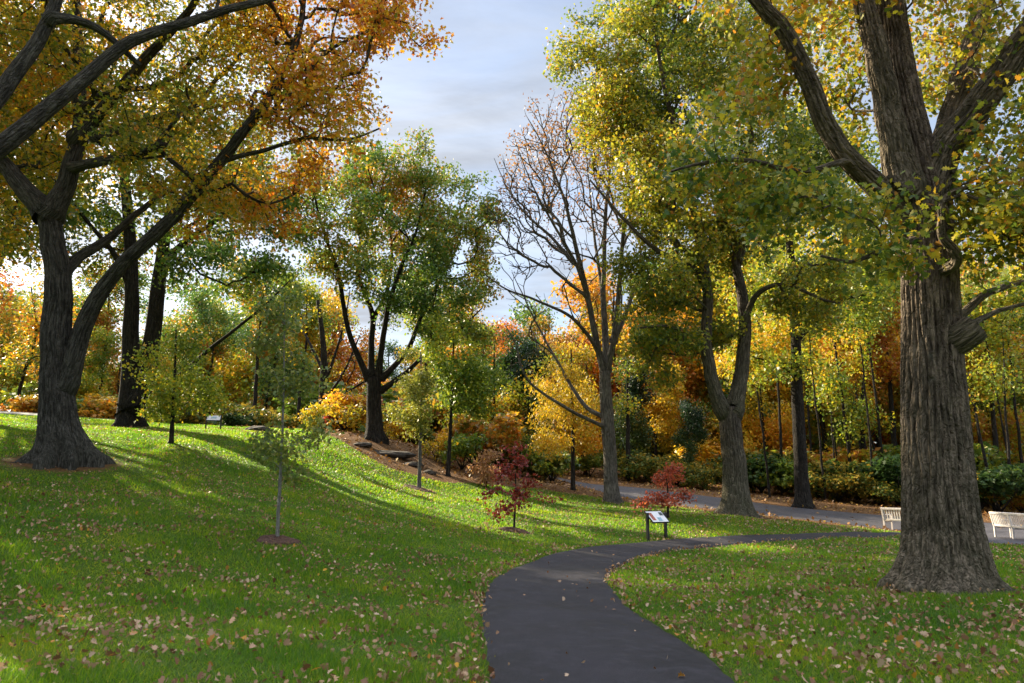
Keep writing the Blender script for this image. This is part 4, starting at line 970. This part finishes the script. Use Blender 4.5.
# thin leafless poles of the wood's edge
def pole(px, py_base, Y, top, lean, label, r=.07, seed=0):
    x_ = XW(px, Y); b0 = np.array([x_, Y, float(H(x_, Y))]); T = Tree(400 + seed)
    h = top; T.limb([b0, b0 + [lean * .3, 0, h * .35], b0 + [lean * .6, .1, h * .7], b0 + [lean, .1, h]], r, r * .3, ok=.4, part='trunk', jit=.03)
    T.grow(blob(T.rg, b0 + np.array([lean, 0, h * .85]), (1.4, 1.4, h * .28), 26), bf=.3)
    T.build('pole_tree', label, 'tree', BK_D, group='slim stems at the edge of the wood', leaf='lime', nleaf=700, lsize=.17, lshape=LOBE, lsig=.35, hi=(8, .4), tint0=.6)
pole(832, 500, 41, 6.5, .5, 'thin leaning stem right of the straight dark oak', .06, 1)
pole(840, 500, 42, 7.0, -.4, 'thin upright stem second right of the straight dark oak', .06, 2)
pole(846, 500, 41.5, 6.0, .9, 'thin stem leaning right above the left bench', .05, 3)
pole(990, 500, 37, 8.0, -.7, 'dark crooked stem left of the pair above the right bench', .09, 4)
pole(1006, 500, 38, 8.5, .8, 'dark crooked stem right of the pair above the right bench', .09, 5)
pole(885, 490, 43, 6.0, -1.2, 'stem leaning left between the two slim trunks', .10, 6)
pole(545, 470, 40, 6.0, .2, 'thin stem in front of the dark evergreen', .05, 7)
pole(628, 470, 44, 7, .2, 'thick dark stem at the road bend', .16, 8)

for k in range(14):
    px = (768, 781, 812, 823, 852, 860, 872, 884, 962, 974, 982, 996, 1012, 1021)[k]
    pole(px, 0, 38.5 + (k * 2.7) % 8, 9.5 + (k * 1.7) % 4, (-.5, .4, .15, -.2)[k % 4], 'slim dark trunk among many alike in the front rows of the wood beyond the road', (.07, .10, .085)[k % 3], 20 + k)
# shrubs
def shrub_proto(seed, leaf, nl, lsize, shape=DIA):
    T = Tree(seed); rg_ = T.rg
    T.limb([(0, 0, 0), (.05, 0, .25), (0, .05, .5)], .035, .02, ok=.2, step=.12, part='trunk')
    for k in range(5):
        a = k * 1.26 + .3; T.limb([(0, 0, .08), (.3 * math.cos(a), .3 * math.sin(a), .5), (.6 * math.cos(a), .6 * math.sin(a), 1.0)], .025, .01, ok=.2, step=.15)
    A = [blob(rg_, (rg_.uniform(-.5, .5), rg_.uniform(-.5, .5), rg_.uniform(.5, 1.3)), (.55, .55, .42), 16) for k in range(7)]
    T.grow(np.vstack(A), bf=.2, step=.25)
    return T.build('shrub', 'x', 'shrub', BK_D, leaf=leaf, nleaf=nl, lsize=lsize, lshape=shape, lsig=.16, tip=.005, hi=(6, .2), tints=.24, tintf=.5, limbparts=False)
SH = {'p': shrub_proto(501, 'shrub', 2600, .14), 'q': shrub_proto(502, 'shrub', 2100, .15, LOBE), 's': shrub_proto(503, 'yellow', 1700, .13)}
sused = {}
def shrub(key, px, Y, h, wide, leaf, label, group=None):
    q_ = (px * .7548777 + Y * .5698) % 1; h = h * (.6 + .75 * q_); Y = Y + 2.2 * ((px * .3247) % 1)
    src = SH[key]; rt = src if key not in sused else copy_tree(src); sused[key] = 1
    x_ = XW(px, Y); rt.location = (x_, Y, float(H(x_, Y)) - .05); s = h / 1.75
    rt.scale = (s * wide, s * wide, s); rt.rotation_euler = (0, 0, (px * .61 + Y) % 6.28)
    for ch in rt.children:
        if ch.name.startswith('crown'): ch.material_slots[0].link = 'OBJECT'; ch.material_slots[0].material = LF[leaf]
    rt['label'] = label; rt['category'] = 'shrub'; rt['group'] = group or 'shrubs along the edge of the wood'
sh_list = [
 ('s', 342, 37.5, 2.6, 1.3, 'yellow', 'bright yellow shrub left of the vase-shaped oak'),
 ('q', 352, 39, 1.7, 1.3, 'coral', 'red-brown low shrub at the foot of the vase-shaped oak'), ('s', 398, 38, 2.2, 1.2, 'yellow', 'golden shrub right behind the vase-shaped oak trunk'),
 ('s', 436, 34, 1.7, .9, 'yellow', 'small golden shrub left of the thin dark-stemmed tree'), ('q', 462, 34.5, 1.9, 1.1, 'lime', 'yellow-green shrub right of the thin dark-stemmed tree'),
 ('q', 475, 37, 2.6, 1.2, 'rust', 'rust-brown shrub behind the pinkish sapling'), ('p', 505, 38, 2.4, 1.3, 'shrub', 'dark green shrub behind the red maple'),
 ('p', 535, 37.5, 2.4, 1.3, 'shrub', 'dark green shrub under the dark evergreen'), ('q', 552, 37, 1.6, 1.2, 'olive', 'olive shrub left of the weeping tree stem'),
 ('q', 590, 43.5, 2.0, 1.3, 'olive', 'olive shrub beyond the road left of the bare tree'), ('p', 625, 45, 2.6, 1.4, 'shrub', 'dark shrub beyond the road right of the bare tree'),
 ('p', 648, 43, 2.2, 1.3, 'shrub', 'dark shrub beyond the road behind the coral maple'), ('p', 676, 42, 2.6, 1.3, 'shrub', 'tall dark shrub beyond the road left of the forked oak'),
 ('p', 703, 41, 2.9, 1.2, 'shrub', 'dark shrub touching the left side of the forked oak trunk'), ('q', 760, 40, 2.4, 1.2, 'shrub', 'green shrub right of the forked oak trunk'),
 ('q', 782, 39, 2.2, 1.2, 'lime', 'yellow-green shrub left of the straight dark oak'), ('p', 752, 42, 3.2, 1.2, 'shrub', 'tall shrub in the shade right of the forked oak'),
 ('p', 816, 38.5, 2.2, 1.3, 'shrub', 'green shrub at the right foot of the straight dark oak'), ('p', 836, 38, 1.9, 1.4, 'shrub', 'green shrub second right of the straight dark oak'),
 ('q', 856, 37.5, 2.1, 1.3, 'shrub', 'green shrub left behind the left bench'), ('p', 876, 37, 2.0, 1.3, 'shrub', 'green shrub directly behind the left bench'),
 ('q', 895, 37, 2.3, 1.3, 'shrub', 'green shrub between the left bench and the massive oak'), ('p', 918, 37, 2.2, 1.3, 'shrub', 'green shrub behind the massive oak trunk'),
 ('p', 975, 35, 2.0, 1.3, 'shrub', 'dark shrub left behind the right bench'), ('q', 995, 34.5, 1.9, 1.3, 'shrub', 'dark shrub directly behind the right bench'),
 ('p', 1016, 34, 1.9, 1.3, 'olive', 'olive shrub at the right edge behind the bench'), ('q', 960, 39, 3.0, 1.2, 'olive', 'tall olive shrub right of the massive oak trunk'),
 ('p', 1005, 40, 3.2, 1.3, 'shrub', 'tall dark shrub beneath the crooked stems'), ('p', 865, 41, 3.0, 1.3, 'shrub', 'tall dark shrub under the slim trunks'),
 ('p', 828, 42, 2.9, 1.3, 'olive', 'olive shrub under the thin leaning stems'), ('q', 905, 41, 3.0, 1.3, 'olive', 'olive shrub behind the last green shrub beside the massive oak'),
 ('q', 80, 44, 2.2, 1.3, 'lime', 'yellow-green shrub beyond the crest right of the big left oak'), ('q', 105, 46, 2.6, 1.3, 'orange', 'reddish shrub beyond the crest beside the twin stems'),
 ('p', 185, 44, 2.6, 1.4, 'shrub', 'dark green shrub beyond the crest left of the far sign'), ('q', 235, 45, 2.4, 1.4, 'shrub', 'green shrub beyond the crest right of the far sign'),
 ('p', 270, 45, 2.6, 1.4, 'shrub', 'dark green shrub beyond the crest behind the pale young tree'), ('q', 205, 48, 3.0, 1.4, 'lime', 'yellow-green shrub above the far sign'),
 ('p', 12, 43, 1.9, 1.5, 'rust', 'rust-brown low shrub beyond the pale path at the left edge'), ('q', 34, 44, 1.9, 1.4, 'orange', 'orange low shrub left behind the big left oak'),
 ('p', 415, 42, 2.4, 1.2, 'shrub', 'dark green shrub behind the grey-stemmed young tree'), ('q', 150, 47, 2.5, 1.3, 'lime', 'yellow-green shrub behind the twin stems'),
]
for s_ in sh_list: shrub(*s_)
for k in range(44):
    px = -40 + 1120 * ((k * .618034 + .3) % 1); Y = rf.uniform(46, 66)
    if 336 < px < 372 : continue
    lf = ['shrub', 'olive', 'yellow', 'green', 'lime', 'orange'][k % 6]; zn = next(z for z in ZONE if px < z[0])
    nm = {'shrub': 'dark green', 'olive': 'olive', 'yellow': 'yellow', 'green': 'mid-green', 'lime': 'yellow-green', 'orange': 'orange'}[lf]
    shrub('pqs'[k % 3], px, Y, rf.uniform(2.6, 4.6), rf.uniform(1.1, 1.5), lf, '%s undergrowth shrub %s' % (nm, zn[1]), '%s undergrowth %s' % (nm, zn[1]))

# ------------------------------------------------------------------ boulders on the bank and crest
STONE = simple('dark_stone', (.048, .038, .030), .9, var=.5, scale=5, bmp=.08)
def boulder(px, py, d, label, seed):
    import bmesh
    b0 = G(px, py); bm = bmesh.new(); bmesh.ops.create_icosphere(bm, subdivisions=4, radius=.5)
    V = np.array([v.co[:] for v in bm.verts])
    k = 1 + .16 * snoise(V, seed, 4.0) + .06 * snoise(V, seed + 1, 11.0) + .03 * snoise(V, seed + 2, 24.0)
    for v, q in zip(bm.verts, V * k[:, None] * np.array(d)): v.co = q
    me = bpy.data.meshes.new('boulder'); bm.to_mesh(me); bm.free(); me.materials.append(STONE)
    for p in me.polygons: p.use_smooth = True
    o_ = link('boulder', me, None, b0 + np.array([0, 0, d[2] * .08])); tag(o_, label, 'rock', 'rocks in the bank')
boulder(393, 456, (2.2, 1.1, .40), 'broad low dark rock in the middle of the mulch bank', 11)
boulder(412, 466, (1.0, .8, .30), 'dark rock at the lower right of the mulch bank', 17)
boulder(362, 446, (.8, .7, .26), 'dark rock at the upper left of the mulch bank', 23)
boulder(430, 474, (.6, .5, .26), 'small rock beside the grey-stemmed young tree', 29)
boulder(255, 431, (1.1, .6, .3), 'grey rock on the crest right of the far sign', 31)

# ------------------------------------------------------------------ information signs
BLACK = simple('black_metal', (.012, .012, .013), .45, var=.1)
WHITE = simple('sign_white', (.72, .72, .74), .4, var=.03)
PIC_R = simple('sign_picture_red', (.34, .10, .07), .45, var=.6, scale=25); PIC_B = simple('sign_picture_blue', (.28, .42, .50), .45, var=.4, scale=25); PIC_D = simple('sign_picture_dark', (.05, .07, .07), .45, var=.5, scale=25)
GREYL = simple('sign_text_grey', (.42, .42, .44), .5, var=.1)
def info_sign(b, rz, w, label, full=True, s=1.0):
    rt = empty('information_sign', b, label, 'sign', 'information signs'); rt.rotation_euler = (0, 0, rz); rt.scale = (s, s, s)
    for sx in (-1, 1):
        m = MB(); m.box((sx * (w / 2 + .035), 0, .33), (.075, .075, 1.0), bev=.008); m.build('post', BLACK, rt)
    tl = math.radians(38); m = MB(); m.box((0, -.03, .70), (w, .5, .025), rx=tl, bev=.004); pn = m.build('panel', WHITE, rt)
    fr = MB(); c, sn = math.cos(tl), math.sin(tl)
    for (u, v, du, dv) in ((0, -.255, w + .02, .02), (0, .255, w + .02, .02), (-w/2 - .003, 0, .02, .49), (w/2 + .003, 0, .02, .49)):
        fr.box((u, -.03 + v * c, .70 + v * sn), (du, dv, .036), rx=tl)
    fr.build('frame', BLACK, pn)
    def patch(name, u, v, du, dv, mat, dz=.016):
        q = MB(); q.box((u, -.03 + v * c - dz * sn, .70 + v * sn + dz * c), (du, dv, .004), rx=tl); q.build(name, mat, pn)
    if full:
        patch('picture', -w * .30, .0, w * .20, .34, PIC_R); patch('picture', w * .06, -.12, w * .24, .16, PIC_B); patch('picture', w * .34, .12, w * .2, .14, PIC_D)
    else: patch('picture', 0, .03, w * .4, .2, PIC_B)
    return rt
bS = G(658, 541); info_sign(bS + np.array([0, .12, 0]), math.radians(28), .62, 'black-posted information sign with a white picture panel at the path edge', True, .86)
bS = G(213, 430); info_sign(bS, math.radians(12), .75, 'small distant sign with a pale panel on the crest', False, .72)
xq = XW(315, 36.5); info_sign(np.array([xq, 36.5, float(H(xq, 36.5))]), math.radians(75), .75, 'distant pale sign seen edge-on behind the waist-high sapling', False, .8)

# ------------------------------------------------------------------ benches
WOOD = simple('weathered_white_wood', (.60, .55, .52), .65, var=.18, scale=18)
def bench(b, rz, w, label):
    """faces +Y (the road); its slatted back is towards the path"""
    rt = empty('park_bench', b, label, 'bench', 'slatted benches along the road'); rt.rotation_euler = (0, 0, rz); rt.scale = (.88, .88, .88)
    m = MB()
    for k in range(6): m.box((0, .06 + k * .082, .43 - abs(k - 2.5) * .004), (w - .06, .066, .026), bev=.004)
    m.build('seat', WOOD, rt)
    m = MB(); tl = .17
    m.box((0, -.13, .885), (w, .05, .075), rx=tl, bev=.006); m.box((0, -.038, .46), (w, .045, .06), rx=tl, bev=.005)
    ns = int(w / .105)
    for k in range(ns):
        xk = (k + .5) / ns * (w - .12) - (w - .12) / 2
        m.box((xk, -.082, .675), (.048, .018, .38), rx=tl)
    m.build('backrest', WOOD, rt)
    n = 3
    for k in range(n):
        xk = -w / 2 + .035 + k * (w - .07) / (n - 1)
        q = MB(); q.box((xk, -.035, .22), (.062, .058, .44), bev=.005); q.box((xk, -.088, .66), (.056, .05, .46), rx=tl, bev=.005); q.build('leg', WOOD, rt)
        q = MB(); q.box((xk, .5, .21), (.058, .058, .42), bev=.005); q.build('leg', WOOD, rt)
        q = MB(); q.box((xk, .235, .385), (.045, .48, .055)); q.build('seat_rail', WOOD, rt)
        if k != 1:
            q = MB(); q.box((xk, .22, .645), (.07, .60, .032), bev=.006); q.box((xk, .49, .53), (.05, .05, .2)); q.build('armrest', WOOD, rt)
    return rt
def bench_at(pxl, pyl, pxr, pyr, w, label):
    a = G(pxl, pyl); c_ = G(pxr, pyr); d = (c_ - a)[:2]; d /= np.linalg.norm(d)
    ctr = a[:2] + d * w / 2; bench(np.array([ctr[0], ctr[1], float(H(ctr[0], ctr[1]))]), math.atan2(d[1], d[0]), w, label)
bench_at(881, 529, 902, 531.5, 2.2, 'white slatted bench half hidden behind the massive oak trunk')
bench_at(994, 538, 1024, 541.5, 2.3, 'white slatted bench cut by the right edge of the picture')
